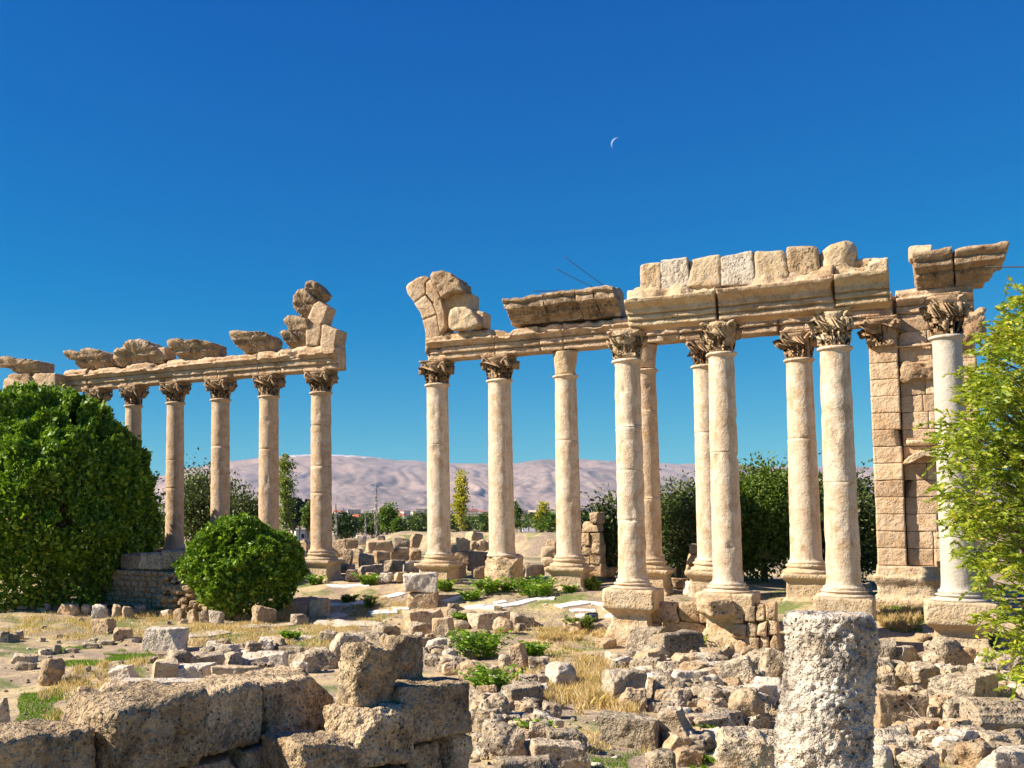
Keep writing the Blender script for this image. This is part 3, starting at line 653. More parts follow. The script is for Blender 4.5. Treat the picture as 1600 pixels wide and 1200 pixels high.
# rough layer bridging beam and top course
rblock('rough_layer', 985, 1112, 441, 466, 5.3, .8, 'rough undressed stone layer under the left half of the top course', 'stone block', 'rough layers under the top course', 100, 'tan', .3, .035, 0, N=30)
rblock('rough_layer', 1140, 1292, 430, 458, 5.35, .8, 'eroded stone layer under the right half of the top course', 'stone block', 'rough layers under the top course', 101, 'tan', .3, .05, 0, N=30)

# ------------------------------------------------------------------ the wall at the right end of the rear row
sA = pl(1368, 797, .35)[0]; sP = pl(1414, 797, .35)[0]; sE = pl(1538, 797, .3)[0]; g = -2.62
e = empty('ashlar_wall', wp(sA, 0, g), ROT); tag(e, 'tall tan ashlar wall with corner pilaster and broken niche, right end of the rear row', 'wall')
rg = random.Random(5); L = sE-sA; pw = sP-sA
def blocks(x0, x1, zs, y0, dep, wmin, wmax, seed, amp=.012, rnd=.05, skip=()):
    P = []; T = []; rg = random.Random(seed)
    for i, (za, zb) in enumerate(zip(zs[:-1], zs[1:])):
        x = x0; 
        while x < x1-.01:
            w = rg.uniform(wmin, wmax); nx_ = x+w
            if x1-nx_ < wmin*.7: nx_ = x1
            V, Fs = rock(nx_-x-.006, dep, zb-za-.006, rnd*.5, 10, rg.randint(0, 9999), amp, 1 if rg.random() < .12 else 0, .006, skew=.04); V = np.array(V)
            V[:, 0] = V[:, 0]*1.0+(x+nx_)/2; V[:, 1] += y0+dep/2+rg.uniform(-.008, .012); V[:, 2] += za+.006; P.append((V, Fs)); T += [rg.random()]*len(Fs); x = nx_
    return merge(P)+(T,)
zz = list(np.arange(.0, 7.2, .47)); zz = [1.15+.467*i for i in range(14)]
V, Fs, T = blocks(0, pw, zz, -.52, .8, .38, .72, 3); mk('pilaster', V, Fs, M['wall'], e, attr=T)
V, Fs, T = blocks(pw+.02, L, zz, -.34, .9, .5, .95, 4, .012); mk('wall_body', V, Fs, M['wall'], e, attr=T)
V, Fs, T = blocks(pw+.0, L, [7.22, 7.6, 7.95], -.36, .85, .6, .9, 7, .02); mk('upper_blocks', V, Fs, M['wall'], e, attr=T)
V, Fs = stack_rect([(.2, .05, L-.05, .05, .46), (8.7, .05, L-.05, .05, .46)], .5); mk('rubble_core', V, Fs, M['entab'], e)
V, Fs = stack_rect([(-.05, -.14, L+.1, -.75, .5), (.22, -.14, L+.1, -.75, .5), (.27, -.1, L+.1, -.7, .5), (.34, -.02, L+.1, -.62, .5), (.60, -.02, L+.1, -.62, .5), (.66, -.06, L+.1, -.66, .5), (.76, -.12, L+.1, -.72, .5), (.84, -.13, L+.1, -.73, .5), (.86, -.06, L, -.64, .5), (1.14, -.02, L, -.58, .5)])
mk('plinth', disp(V, .018, 3, 9, 3, .03), Fs, M['front'], e)
zc = 7.2
V, Fs, Ab = capital_mesh(.86, .40, 'carved', 31, .46); Q = []
for v_ in (V, Ab[0]):
    an = np.arctan2(v_[:, 1], v_[:, 0]); kf = 1/np.maximum(np.abs(np.cos(an)), np.abs(np.sin(an))); fz = 1-.75*smooth((v_[:, 2]-.55)/.3) if v_ is V else np.full(len(v_), .02)
    w_ = v_.copy(); w_[:, :2] *= (1+(kf-1)*fz)[:, None]; w_[:, 0] *= pw/.82; Q.append(w_)
co = mk('pilaster_capital', Q[0], Fs, M['carved'], e, loc=(pw/2, -.24, zc)); mk('abacus', Q[1], Ab[1], M['carved'], co)
V, Fs = profile_x([(-.42, 0), (-.5, .02), (-.5, .07), (-.42, .1)], pw-.02, L); mk('string_course', disp(V, .008, 5, 3), Fs, M['entab'], e, loc=(0, 0, zc-.06))
# niche hood: broken curved pediment over a recess
pts = [(-.02, 0), (.10, .10), (.28, .20), (.50, .26), (.75, .24), (1.0, .1), (1.0, .0), (.75, .12), (.50, .14), (.30, .09), (.12, 0), (.04, -.10), (-.06, -.09)]
V, Fs = prism_y(pts, -.85, -.25, .06, .05, 1.); zh = pl(1420, 720, .5)[1]-g
mk('niche_hood', disp(V, .012, 6, 2, 2), Fs, M['front'], e, loc=(pw+.05, 0, zh))
V, Fs = profile_x([(-.36, 0), (-.44, .03), (-.46, .12), (-.36, .16)], pw+.1, L); mk('string_course', disp(V, .01, 5, 4), Fs, M['front'], e, loc=(0, 0, zh+.42))
V, Fs = rock(.9, .3, .55, .3, 20, 33, .14, 3, .05); mk('broken_relief', V, Fs, M['carved'], e, loc=(pw+.5, -.38, pl(1440, 595, .4)[1]-g))
V, Fs = rock(.5, .35, .4, .3, 12, 34, .1, 2, .03); mk('broken_stone', V, Fs, M['tan'], e, loc=(pw+.95, -.55, .95))
# leafy fragment of a second pilaster capital behind the grey column
V, Fs = rock(.75, .5, .8, .3, 20, 35, .16, 3, .06); mk('corner_capital', V, Fs, M['carved'], e, loc=(L-.2, -.45, 7.2))
V, Fs = profile_x([(y*.9, z) for y, z in ENT], pw+.0, L, .06); mk('wall_architrave', disp(V, .018, 3, 11, 3, .05), Fs, M['entab'], e, loc=(0, .02, 7.92))
# great corner cornice
sC0 = pl(1432, 430, .9)[0]; sC1 = pl(1538, 430, .3)[0]
ct = pl(1500, 386, 1.1)[1]; cbm = pl(1500, 444, .6)[1]; h = ct-cbm
for k, (a, b, lab) in enumerate(((sC0, sC0+.86, 'left block of the great moulded cornice crowning the right wall'), (sC0+.88, sC1, 'flaring corner block of the great moulded cornice at the top right'))):
    el, er = (.06, 0) if k == 0 else (0, .8)
    lv = []
    for t, q in ((0, 0), (.08, .02), (.16, .06), (.18, .16), (.26, .17), (.28, .24), (.42, .25), (.44, .36), (.50, .40), (.52, .56), (.70, .57), (.72, .54), (.80, .64), (.92, .70), (1, .68)):
        lv.append((t*h, a-q*el, b+q*er, -.42-q*1.0, .45+q*.2))
    V, Fs = stack_rect(lv, .045); V[:, 1] += np.where((V[:, 1] < -.4) & (V[:, 2] > .27*h) & (V[:, 2] < .42*h) & (np.sin(V[:, 0]*2*math.pi/.15) > 0), -.06, 0); V[:, 0] -= a
    V = disp(V, .02, 3, 110+k, 3, .05); V[:, 2] += np.where(V[:, 2] > .7*h, .05*fbm(V*2+k, 3), 0)
    tag(mk('cornice_block', V, Fs, M['carved'], None, loc=wp(a, 0, cbm), rot=(0, R(-1.5), ROT)), lab, 'cornice block', 'great cornice blocks')
rblock('squared_block', 1420, 1457, 381, 404, .9, .7, 'small pale squared stone sitting on the left tip of the great cornice', 'stone block', None, 112, 'front', .2, .03, 1)
# far left capping stones above the bush
rblock('masonry_pier', 2, 80, 600, 950, 1.2, 1.4, 'broken masonry pier mostly buried in the big bush at the left edge', 'pier', None, 120, 'tan', .2, .06, 2, N=20)
traced('cornice_block', [(-12, 558), (8, 556), (25, 563), (38, 560), (56, 563), (56, 584), (42, 586), (20, 586), (8, 574), (-12, 572)], -.8, .5, 'wide overhanging cornice block at the left edge above the bush', 'cornice block', None, 'cornice', seed=121, amp=.035, off=.8, under=.5)
traced('drum_stone', [(12, 587), (15, 584), (44, 584), (49, 590), (49, 602), (14, 602)], -.5, .4, 'squat stone under the overhanging cornice at the left edge', 'stone block', None, seed=122, off=.8)
traced('moulded_block', [(49, 590), (55, 583), (88, 583), (88, 605), (50, 608)], -.4, .5, 'moulded squared stone right of the overhanging cornice at the left edge', 'stone block', None, 'entab', 123, .02, off=.8)
# wires
def wire(p, q, lab, sag=0., rad=.012, name='loose_wire'):
    p = np.array(p); q = np.array(q); n = 14; pts = [p+(q-p)*t-np.array([0, 0, sag*4*t*(1-t)]) for t in np.linspace(0, 1, n)]
    V, Fs = tube(np.array(pts)-p, rad, 5); tag(mk(name, V, Fs, M['cable'], loc=p), lab, 'wire', 'wires against the sky')
wire(at(881, 400, 33.8), at(952, 452, 33.2), 'steeper of the two slanting wires sticking up behind the dark cornice slabs', .02)
wire(at(867, 419, 34), at(935, 452, 33.4), 'flatter of the two slanting wires sticking up behind the dark cornice slabs', .02)
wire(at(833, 455, 34.6), at(915, 453, 34), 'nearly level thin wire just above the dark cornice slabs', .01)
wire(at(1540, 417, 26.6), at(1700, 412, 24), 'black cable leaving the great cornice towards the right edge', .03, .018, 'black_cable')
# ------------------------------------------------------------------ stones on the ground
MK = {'r': 'rubble', 't': 'tan', 'p': 'pale', 'n': 'near', 'w': 'wall', 'f': 'front'}
_sd = [500]
def stone(x0, x1, yt, yb, label, m='r', yaw=None, dr=.8, rnd=.16, amp=.04, chops=3, yg=None, name='stone_block', cat='stone', grp=None, fine=.014, tilt=0., sink=.04, roll=0., shape=None, nb=1., Yd=None):
    _sd[0] += 1; sd = _sd[0]; rg = random.Random(sd)
    if yaw is None: yaw = rg.uniform(-35, 35)
    if rnd < .4: rnd *= .6
    sink = max(sink, .08)
    xc = (x0+x1)/2; g = gp(xc, yg or yb) if Yd is None else at(xc, yb, Yd); Z = g[1]; k = Z/F; W_ = (x1-x0)*k; dep = -g[2]/Z
    cy = abs(math.cos(R(yaw))); sy = abs(math.sin(R(yaw))); w = W_/(cy+dr*sy); d = w*dr
    h = max(.3*W_*.3, (yb-yt)*k-(d*cy+w*sy)*dep*.8)*1.12
    zb = g[2]-sink*h if yg is None else at(xc, yb, Z)[2]
    if not tilt and rnd >= .12 and Yd is None: tilt = rg.uniform(-7, 7); roll = rg.uniform(-6, 6)
    wpx = (x1-x0)*.64; N = int(min(48, max(9, wpx/1.5))*nb)
    if shape == 'drum':
        V, Fs = lathe([(w/2*np.interp(t, [0, .06, .94, 1], [.92, 1, 1, .94]), d*t-d/2) for t in np.linspace(0, 1, 12)], 30); V = disp(V, .02, 4, sd, 3); V = rotm(V, (R(90), 0, 0)); V[:, 2] += w/2
    else: V, Fs = rock(w, d, h, rnd, N, sd, amp, chops, fine)
    if tilt or roll: V = rotm(V, (R(roll), R(tilt), 0))
    yc = Z+(d*cy+w*sy)/2*.8
    o = mk(name, V, Fs, M[MK[m]], None, loc=(g[0]*(yc/Z), yc, zb), rot=R(yaw)); return tag(o, label, cat, grp)
st = stone
KB = 'kerb stones below the bushes'
for i, (a, b, t, u, l) in enumerate([(14, 46, 945, 952, 'flat whitish kerb stone at the left edge below the big bush'), (46, 60, 943, 952, 'small dark kerb stone right of the flat whitish one'), (57, 81, 942, 955, 'low tan kerb stone below the middle of the big bush'), (81, 102, 943, 953, 'small kerb stone left of the biggest block in the kerb line'), (87, 127, 942, 961, 'biggest squarish block in the kerb line below the big bush'), (125, 143, 944, 961, 'narrow kerb stone touching the right end of the biggest kerb block'),
 (140, 169, 945, 966, 'rounded grey-white kerb boulder right of the biggest kerb block'), (174, 191, 946, 966, 'upright knobby kerb stone at the right foot of the big bush'), (189, 210, 948, 967, 'cube-like grey kerb stone at the left foot of the rubble wall'), (208, 228, 946, 963, 'pale kerb stone with grass in front, below the rubble wall'), (248, 272, 953, 966, 'low tan kerb stone half in dry grass below the rubble wall'), (270, 292, 951, 970, 'rounded tan kerb stone below the rough end of the rubble wall'), (291, 313, 952, 972, 'dark cracked kerb stone left of the round pale boulder'), (311, 327, 955, 974, 'small kerb stone wedged against the round pale boulder'), (325, 352, 951, 976, 'round pale kerb boulder under the left edge of the small bush'),
 (390, 432, 947, 975, 'long cream kerb block under the small round bush'), (430, 447, 944, 962, 'small pale kerb stone behind the long cream kerb block'), (453, 482, 959, 976, 'small low block right below the small round bush')]):
    st(a, b, t, u, l, 'trpt'[i % 4] if i else 'p', rnd=.3, grp=KB, chops=4, amp=.06)
st(478, 516, 936, 967, 'large brownish boulder at the right foot of the small round bush', 't', 20, rnd=.35, amp=.08, chops=4, name='boulder', cat='boulder')
# left court
st(145, 184, 966, 991, 'tilted tan block lying in dry grass left of the big cream block', 't', -25, tilt=-9, dr=.7)
st(173, 208, 981, 1001, 'small squared block just left of the big cream block', 't', 8, rnd=.08, dr=.6)
st(224, 294, 980, 1018, 'big rectangular cream block standing alone in the left grass', 'p', -14, dr=.55, rnd=.08, amp=.02, chops=1)
st(53, 98, 1027, 1073, 'rounded tan boulder alone in the grass near the left edge', 't', 25, rnd=.4, amp=.07, chops=4, name='boulder', cat='boulder', tilt=12)
st(-14, 18, 1090, 1140, 'grey boulder cut by the left edge of the photo above the big wall', 'r', 10, rnd=.4, name='boulder', cat='boulder')
st(16, 60, 1022, 1036, 'low slab behind the rounded tan boulder', 'r', 10, dr=.5, rnd=.25); st(20, 55, 1034, 1048, 'dark low slab left of the rounded tan boulder', 'r', -5, dr=.5, rnd=.25)
for i, (a, b, t, u, l) in enumerate([(-6, 14, 986, 1004, 'dark lump at the very left edge of the small rock pile'), (6, 32, 990, 1004, 'greyish rock in the middle of the small pile at the left edge'), (20, 38, 984, 999, 'dark rock at the right end of the small pile by the left edge')]): st(a, b, t, u, l, 'r', rnd=.35, grp='small rock pile by the left edge')
for i, (a, b, t, u) in enumerate([(60, 84, 1012, 1024), (82, 97, 1008, 1022), (100, 124, 1012, 1021), (128, 154, 1004, 1014), (150, 178, 1000, 1008), (180, 224, 996, 1003), (60, 72, 996, 1003), (86, 106, 991, 997), (138, 154, 997, 1006)]):
    st(a, b, t, u, 'low flat stone of the sunken edging line curving across the left grass', 'r', rnd=.3, dr=.6, grp='sunken edging line in the left grass')
# behind the foreground wall
for a, b, t, u, l, m, kw in [
 (113, 156, 1074, 1114, 'rough tan block in grass, leftmost of those right behind the big foreground wall', 't', dict(rnd=.3, yaw=20, tilt=10)),
 (154, 208, 1064, 1106, 'coarse pebbly boulder beside the long white slab end', 't', dict(rnd=.45, yaw=0)),
 (172, 218, 1038, 1068, 'bright white angular block at the left end of the long slab', 'p', dict(yaw=-20, rnd=.05, chops=2, tilt=-8)),
 (192, 332, 1060, 1084, 'long flat pale slab behind the big foreground wall', 'p', dict(yaw=-3, dr=.25, rnd=.1, amp=.02)),
 (229, 278, 1030, 1068, 'squared cream block standing behind the long pale slab', 'f', dict(yaw=10, dr=.7, rnd=.12)),
 (258, 302, 1015, 1041, 'round-topped rock at the back of the left block cluster', 'r', dict(rnd=.4)),
 (299, 352, 1018, 1044, 'rounded slab-like rock right of the round-topped rock', 'r', dict(rnd=.3, yaw=10)),
 (275, 336, 1036, 1068, 'wide pale block in the middle of the left block cluster', 'p', dict(yaw=-5, rnd=.15)),
 (268, 296, 1048, 1068, 'small round stone leaning on the wide pale block', 't', dict(rnd=.5)),
 (320, 374, 1003, 1022, 'pale carved slab lying tilted beyond the left block cluster', 'p', dict(yaw=-25, dr=.4, tilt=7, rnd=.08)),
 (348, 380, 1018, 1042, 'broken stone between the carved slab and the wall', 'r', dict(rnd=.2)),
 (329, 402, 1040, 1072, 'long cream block just above the middle of the big foreground wall', 'f', dict(yaw=6, dr=.4, rnd=.12)),
 (378, 450, 1018, 1046, 'broad light-grey slab with a tan end, behind the foreground wall', 'p', dict(yaw=-8, dr=.5, rnd=.15)),
 (430, 482, 1008, 1024, 'long low pale rock beyond the pyramid-shaped stone', 'r', dict(dr=.5)),
 (453, 502, 1018, 1052, 'pyramid-shaped grey stone behind the foreground wall', 'r', dict(chops=7, rnd=.05, yaw=35)),
 (482, 530, 1012, 1046, 'knobbly rock right of the pyramid-shaped stone', 'r', dict(rnd=.35, amp=.08)),
 (498, 532, 984, 1004, 'small jagged rock left of the dark hollowed boulder', 'r', dict(rnd=.2)),
 (510, 558, 988, 1034, 'dark hollowed boulder leaning against the pair of loose wall blocks', 'r', dict(rnd=.35, amp=.09, tilt=15)),
 (560, 606, 986, 1002, 'low light rock behind the pair of loose wall blocks', 'r', dict(dr=.5)),
 (580, 626, 975, 996, 'flattish rock right of the low light rock', 'r', dict(rnd=.3)),
 # middle court
 (636, 689, 922, 951, 'lower stone of the two-stone stack standing in the middle court', 't', dict(yaw=-12, rnd=.2, dr=.8)),
 (630, 706, 952, 984, 'large carved block at the left end of the low ruined edge', 't', dict(yaw=15, dr=.45, rnd=.15, amp=.06)),
 (636, 672, 972, 996, 'tilted rock in front of the large carved block', 'r', dict(rnd=.25, tilt=12)),
 (672, 711, 965, 1001, 'fluted block fragment with two vertical grooves', 't', dict(yaw=-15, rnd=.1)),
 (708, 733, 969, 986, 'small rounded rock right of the fluted fragment', 'r', dict(rnd=.5)),
 (664, 700, 998, 1020, 'light rock under the fluted fragment', 'p', dict(rnd=.3)), (692, 722, 995, 1014, 'grey wedge stone beside the green weed clump', 'r', dict(chops=5)), (688, 716, 1014, 1034, 'whitish cobble below the grey wedge stone', 'p', dict(rnd=.4)),
 (733, 800, 956, 984, 'long weathered ledge block beside the court', 'r', dict(yaw=6, dr=.5, rnd=.2, amp=.06)),
 (766, 807, 964, 990, 'round-nosed boulder in front of the long ledge block', 't', dict(rnd=.5)),
 (794, 833, 959, 981, 'sloping ledge stone at the right end of the low ruined edge', 'r', dict(rnd=.25, tilt=10)),
 (730, 776, 983, 1002, 'flat stepped stone beside the green weed clump', 't', dict(dr=.6, rnd=.15)),
 (717, 774, 1030, 1064, 'orange-tan squared block left of the upright block', 't', dict(yaw=-35, rnd=.1, dr=.9)),
 (776, 803, 1022, 1048, 'round greyish boulder beside the upright block', 'r', dict(rnd=.5)),
 (799, 829, 1006, 1046, 'upright tan block in the middle of the rubble', 't', dict(yaw=-25, rnd=.15, tilt=-6)),
 (829, 860, 1026, 1048, 'dark-topped small block right of the upright block', 'r', dict(rnd=.15, yaw=-12)),
 (850, 903, 1032, 1078, 'bright white boulder among the golden grass', 'p', dict(rnd=.45, yaw=10, amp=.05)),
 (780, 847, 1068, 1106, 'big dark-stained block left of the golden grass', 'r', dict(yaw=18, rnd=.12, dr=.7)),
 (838, 874, 1096, 1124, 'dark tilted stone above the slanting pale slab', 'r', dict(tilt=14, rnd=.2)),
 (828, 876, 1114, 1144, 'slanting pale slab lying in the shadow of the rubble', 'p', dict(yaw=-35, dr=.3, tilt=18, rnd=.1)),
 (744, 800, 1084, 1136, 'dark rugged boulder just right of the big foreground wall', 'r', dict(rnd=.4, amp=.1, chops=5)),
 (760, 824, 1128, 1190, 'craggy dark boulder at the bottom beside the foreground wall', 'r', dict(rnd=.4, amp=.11, chops=5)),
 (812, 834, 1146, 1164, 'little round stone on dark soil near the slanting slab', 'r', dict(rnd=.5)),
 (855, 917, 1138, 1170, 'grey block lying on top of the squared bottom block', 'r', dict(yaw=-8, rnd=.12, dr=.6)),
 (830, 917, 1156, 1206, 'squared dark-grey block at the bottom centre', 'r', dict(yaw=-6, rnd=.07, dr=.6, chops=1)),
 (772, 884, 1180, 1236, 'big coarse boulder cut by the bottom edge', 'r', dict(yaw=5, rnd=.3, dr=.5)),
 (878, 911, 970, 990, 'low cream rock in dry grass left of the black floodlight', 't', dict(rnd=.3)),
 (932, 966, 996, 1014, 'small broken tan stone at the foot of the first front pedestal', 't', dict(rnd=.2)),
 (975, 1041, 978, 1022, 'squared weathered block against the first front pedestal', 'r', dict(yaw=-28, rnd=.1, dr=.8)),
 (1019, 1096, 984, 1032, 'large flat-topped block below the stacked course wall', 'r', dict(yaw=8, rnd=.14, dr=.7)),
 (994, 1042, 1016, 1058, 'triangular-faced block buried in dry grass', 't', dict(yaw=30, rnd=.06, chops=5)),
 (1046, 1090, 1021, 1056, 'pale squared block right of the triangular-faced one', 't', dict(yaw=-10, rnd=.12)),
 (944, 1006, 1046, 1100, 'cracked grey block at the right border of the golden grass', 'r', dict(yaw=10, rnd=.15, dr=.7)),
 (967, 1012, 1074, 1112, 'orange-stained broken block behind the big bottom block', 't', dict(rnd=.1, yaw=-15, amp=.08)),
 (1015, 1074, 1054, 1100, 'rough squared block in the centre of the right rubble', 'r', dict(yaw=-30, rnd=.2, dr=.9)),
 (1050, 1078, 1070, 1100, 'round knob of rock stuck to the rough squared block', 'r', dict(rnd=.5)),
 (1065, 1135, 1046, 1080, 'long leaning slab below the masonry corner', 'r', dict(yaw=12, dr=.35, tilt=-12, rnd=.1)),
 (1100, 1134, 1021, 1046, 'small stone at the foot of the second front pedestal', 'r', dict(rnd=.25)),
 (1124, 1192, 1028, 1082, 'big tilted rounded block left of the white drum', 'r', dict(yaw=-25, rnd=.25, dr=.7, tilt=-14)),
 (1186, 1229, 1014, 1064, 'grey blocky stone touching the left side of the stump', 'r', dict(yaw=-15, rnd=.2)),
 (1085, 1126, 1074, 1104, 'bumpy oblong rock in the right rubble', 'r', dict(rnd=.4, tilt=-10)),
 (1088, 1136, 1090, 1114, 'tan split rock in front of the bumpy oblong rock', 't', dict(rnd=.3, tilt=-14)),
 (1134, 1198, 1077, 1138, 'large rounded orange-flecked boulder left of the stump', 't', dict(rnd=.42, amp=.08)),
 (1078, 1156, 1112, 1150, 'long low pitted stone behind the half-round block', 'r', dict(yaw=8, dr=.5, rnd=.25)),
 (1010, 1056, 1094, 1116, 'flat grey rock peeping out behind the big bottom block', 'r', dict(dr=.8, rnd=.2)),
 (934, 1037, 1112, 1172, 'biggest squared block of the bottom row, lying in the golden grass', 'r', dict(yaw=-30, rnd=.07, dr=.65, chops=1, amp=.025)),
 (1033, 1088, 1106, 1170, 'half-round topped upright block beside the biggest squared one', 'r', dict(yaw=-35, rnd=.2, dr=.9, chops=3)),
 (1003, 1060, 1168, 1215, 'squarish pitted block at the bottom edge left of the large low boulder', 'r', dict(yaw=-25, rnd=.15)),
 (1116, 1215, 1132, 1210, 'large low boulder at the bottom edge left of the stump', 'r', dict(yaw=-20, rnd=.3, dr=.8, amp=.07)),
 (895, 912, 1186, 1200, 'small white chip of stone at the bottom edge', 'p', dict(rnd=.3)), (1073, 1088, 1181, 1190, 'small white cobble in the bottom grass', 'p', dict(rnd=.5)),
 # right of the stump
 (1368, 1398, 1000, 1046, 'narrow upright block directly right of the stump top', 'r', dict(yaw=-12, rnd=.12, dr=.8)),
 (1366, 1396, 1044, 1086, 'tan block in the low wall touching the stump', 't', dict(yaw=-5, rnd=.1)),
 (1393, 1424, 1040, 1086, 'smooth tan upright block in the low wall', 't', dict(yaw=-12, rnd=.08)),
 (1418, 1466, 1036, 1082, 'grey sloping block in the shade behind the low wall', 'r', dict(yaw=10, rnd=.2)),
 (1366, 1438, 1081, 1140, 'broad flat-faced block right of the stump', 't', dict(yaw=-4, rnd=.05, dr=.6, chops=0, amp=.02)),
 (1436, 1474, 1078, 1114, 'dark broken rock in the shaded gap', 'r', dict(rnd=.3)),
 (1420, 1486, 1120, 1156, 'smooth tan block half buried under twigs', 't', dict(yaw=8, rnd=.08, dr=.6)),
 (1476, 1520, 1124, 1162, 'tan rock under the tilted big block', 't', dict(rnd=.2)),
 (1443, 1504, 998, 1048, 'rough dark boulder in front of the grey column pedestal', 'r', dict(rnd=.35, amp=.09, yaw=20)),
 (1419, 1462, 1019, 1042, 'low rough rock left of the rough dark boulder', 'r', dict(rnd=.3)),
 (1430, 1457, 989, 1004, 'cream low stone beside the grey column pedestal', 't', dict(rnd=.4)),
 (1462, 1560, 1046, 1118, 'huge tilted block with sunlit sloping top in the right rubble', 'r', dict(yaw=22, rnd=.08, dr=.75, tilt=-9, chops=2)),
 (1477, 1536, 1088, 1140, 'wedge-shaped block hanging below the huge tilted block', 'r', dict(yaw=-10, rnd=.1, dr=.6, chops=4)),
 (1540, 1574, 1034, 1062, 'rounded small boulder behind the huge tilted block', 'r', dict(rnd=.4)),
 (1576, 1612, 1068, 1098, 'light rock at the right edge under the yellow tree', 'p', dict(rnd=.3)),
 (1541, 1625, 1168, 1225, 'pale squared block in the bottom right corner', 'p', dict(yaw=-6, rnd=.08, dr=.6)),
 (1364, 1444, 1134, 1184, 'deeply pitted rock right of the stump', 'r', dict(rnd=.35, amp=.1, chops=4)),
 (1360, 1402, 1164, 1210, 'lumpy pale rock at the bottom touching the stump', 'p', dict(rnd=.4, amp=.08)),
 (1404, 1470, 1172, 1216, 'smooth grey rock at the bottom edge in the right rubble', 'r', dict(rnd=.35)),
 (1456, 1500, 1152, 1190, 'rounded white-grey rock in the right rubble', 'p', dict(rnd=.4)),
 (1494, 1558, 1154, 1204, 'eroded hollow rock near the bottom right', 't', dict(rnd=.35, amp=.1, chops=4)),
 (1512, 1545, 1040, 1056, 'little flat rock under the yellow-green tree', 't', dict(rnd=.3)),
 (1283, 1328, 924, 962, 'pale rough boulder just peeping over the stump', 'p', dict(rnd=.35, yg=968)),
]: st(a, b, t, u, l, m, **kw)
st(629, 686, 897, 926, 'upper stone of the two-stone stack standing in the middle court', 'p', yg=951, rnd=.12, yaw=-8, dr=.8)
st(1175, 1228, 1055, 1100, 'white stone drum lying on its side left of the stump', 'p', 62, shape='drum', dr=.9, name='column_drum', cat='column drum')
# moulded block, right bottom
g = gp(1575, 1160); k = g[1]/F; V, Fs = profile_x([(0, 0), (-.02, 22*k), (-.05, 30*k), (-.03, 38*k), (-.03, 42*k), (.03, 44*k), (.05, 52*k), (.12, 54*k), (.15, 60*k), (.5, 61*k), (.6, 0)], 0, 86*k, .03, .025)
tag(mk('moulded_block', disp(V, .012, 5, 77, 3, .05), Fs, M['rubble'], None, loc=(g[0]-36*k, g[1]+.1, g[2]-.03), rot=R(-6)), 'fallen moulded cornice stone with ridges near the bottom right corner', 'stone block')
# masonry between the front pedestals
def masonry(label, cells, off, dep, mat, grp, name='course_wall', rnd=.14, amp=.03, seed=0):
    (x0, y0, x1, y1) = cells[0]; s0 = pl(x0, y0, off)[0]; zmin = min(pl((c[0]+c[2])/2, c[3], off)[1] for c in cells)
    e = empty(name, wp(s0, off, zmin), ROT); tag(e, label, 'wall', grp); rg = random.Random(seed)
    for i, (a, b, c, d) in enumerate(cells):
        sa = pl(a, b, off)[0]; sb = pl(c, b, off)[0]; zt = pl((a+c)/2, b, off)[1]; zb = pl((a+c)/2, d, off)[1]
        V, Fs = rock(sb-sa-.01, dep*rg.uniform(.9, 1.1), zt-zb-.01, rnd, int(min(30, max(8, (c-a)*.3))), seed*50+i, amp, 2, .012)
        mk('stone_block', V, Fs, M[mat], e, loc=((sa+sb)/2-s0, dep/2+rg.uniform(-.04, .04), zb-zmin))
    return e
masonry('short wall of stacked stone courses between the first two front columns', [(1003, 941, 1058, 973), (1059, 940, 1092, 972), (1092, 944, 1112, 973), (1034, 972, 1100, 992), (1004, 972, 1034, 1000), (1034, 991, 1100, 1015)], 5.0, .6, 'tan', None, seed=3)
stone(1098, 1148, 934, 962, 'rough block leaning on the left of the second front pedestal cap', 't', 5, yg=1018, rnd=.3)
stone(1138, 1166, 915, 946, 'rough broken block on top of the small stepped wall behind the second front column', 't', 10, yg=1012, rnd=.25)
cs = []
for r_, (y0, y1) in enumerate([(948, 974), (974, 998), (998, 1022)]):
    for a, b in zip([1140, 1163, 1180, 1195], [1163, 1180, 1195, 1212]): cs.append((a+r_*3, y0-(a-1140)*.12, b+r_*3, y1-(a-1140)*.10))
masonry('shaded stepped wall of small squared stones right of the second front column', cs, 5.6, .5, 'tan', None, seed=4, rnd=.2)
stone(1132, 1150, 1006, 1030, 'small rounded stone at the foot of the shaded stepped wall', 't', rnd=.5)
# low wall between the bushes
off = 5.1; e0 = pl(120, 893, off); e1 = pl(285, 893, off)
e = empty('rubble_wall', wp(e0[0], off, pl(200, 948, off)[1]), ROT); tag(e, 'low wall of small squared rubble stones between the two round bushes', 'wall')
zb = pl(200, 948, off)[1]; H = e1[1]-zb; P = []; rg = random.Random(8); z = 0
while z < H-.05:
    h = rg.uniform(.16, .22); x = rg.uniform(-.1, 0)
    while x < e1[0]-e0[0]:
        w = rg.uniform(.18, .34); V, Fs = rock(w-.02, .4, h-.02, .3, 7, rg.randint(0, 9999), .04, 2, .01); V = V+np.array([x+w/2, .2+rg.uniform(-.03, .03), z]); P.append((V, Fs)); x += w
    z += h
V, Fs = merge(P); mk('stone_courses', V, Fs, M['tan'], e)
V, Fs = stack_rect([(0, 0, e1[0]-e0[0], .08, .6), (H-.05, 0, e1[0]-e0[0], .08, .6)], .3); mk('mortar_core', V, Fs, M['carved'], e)
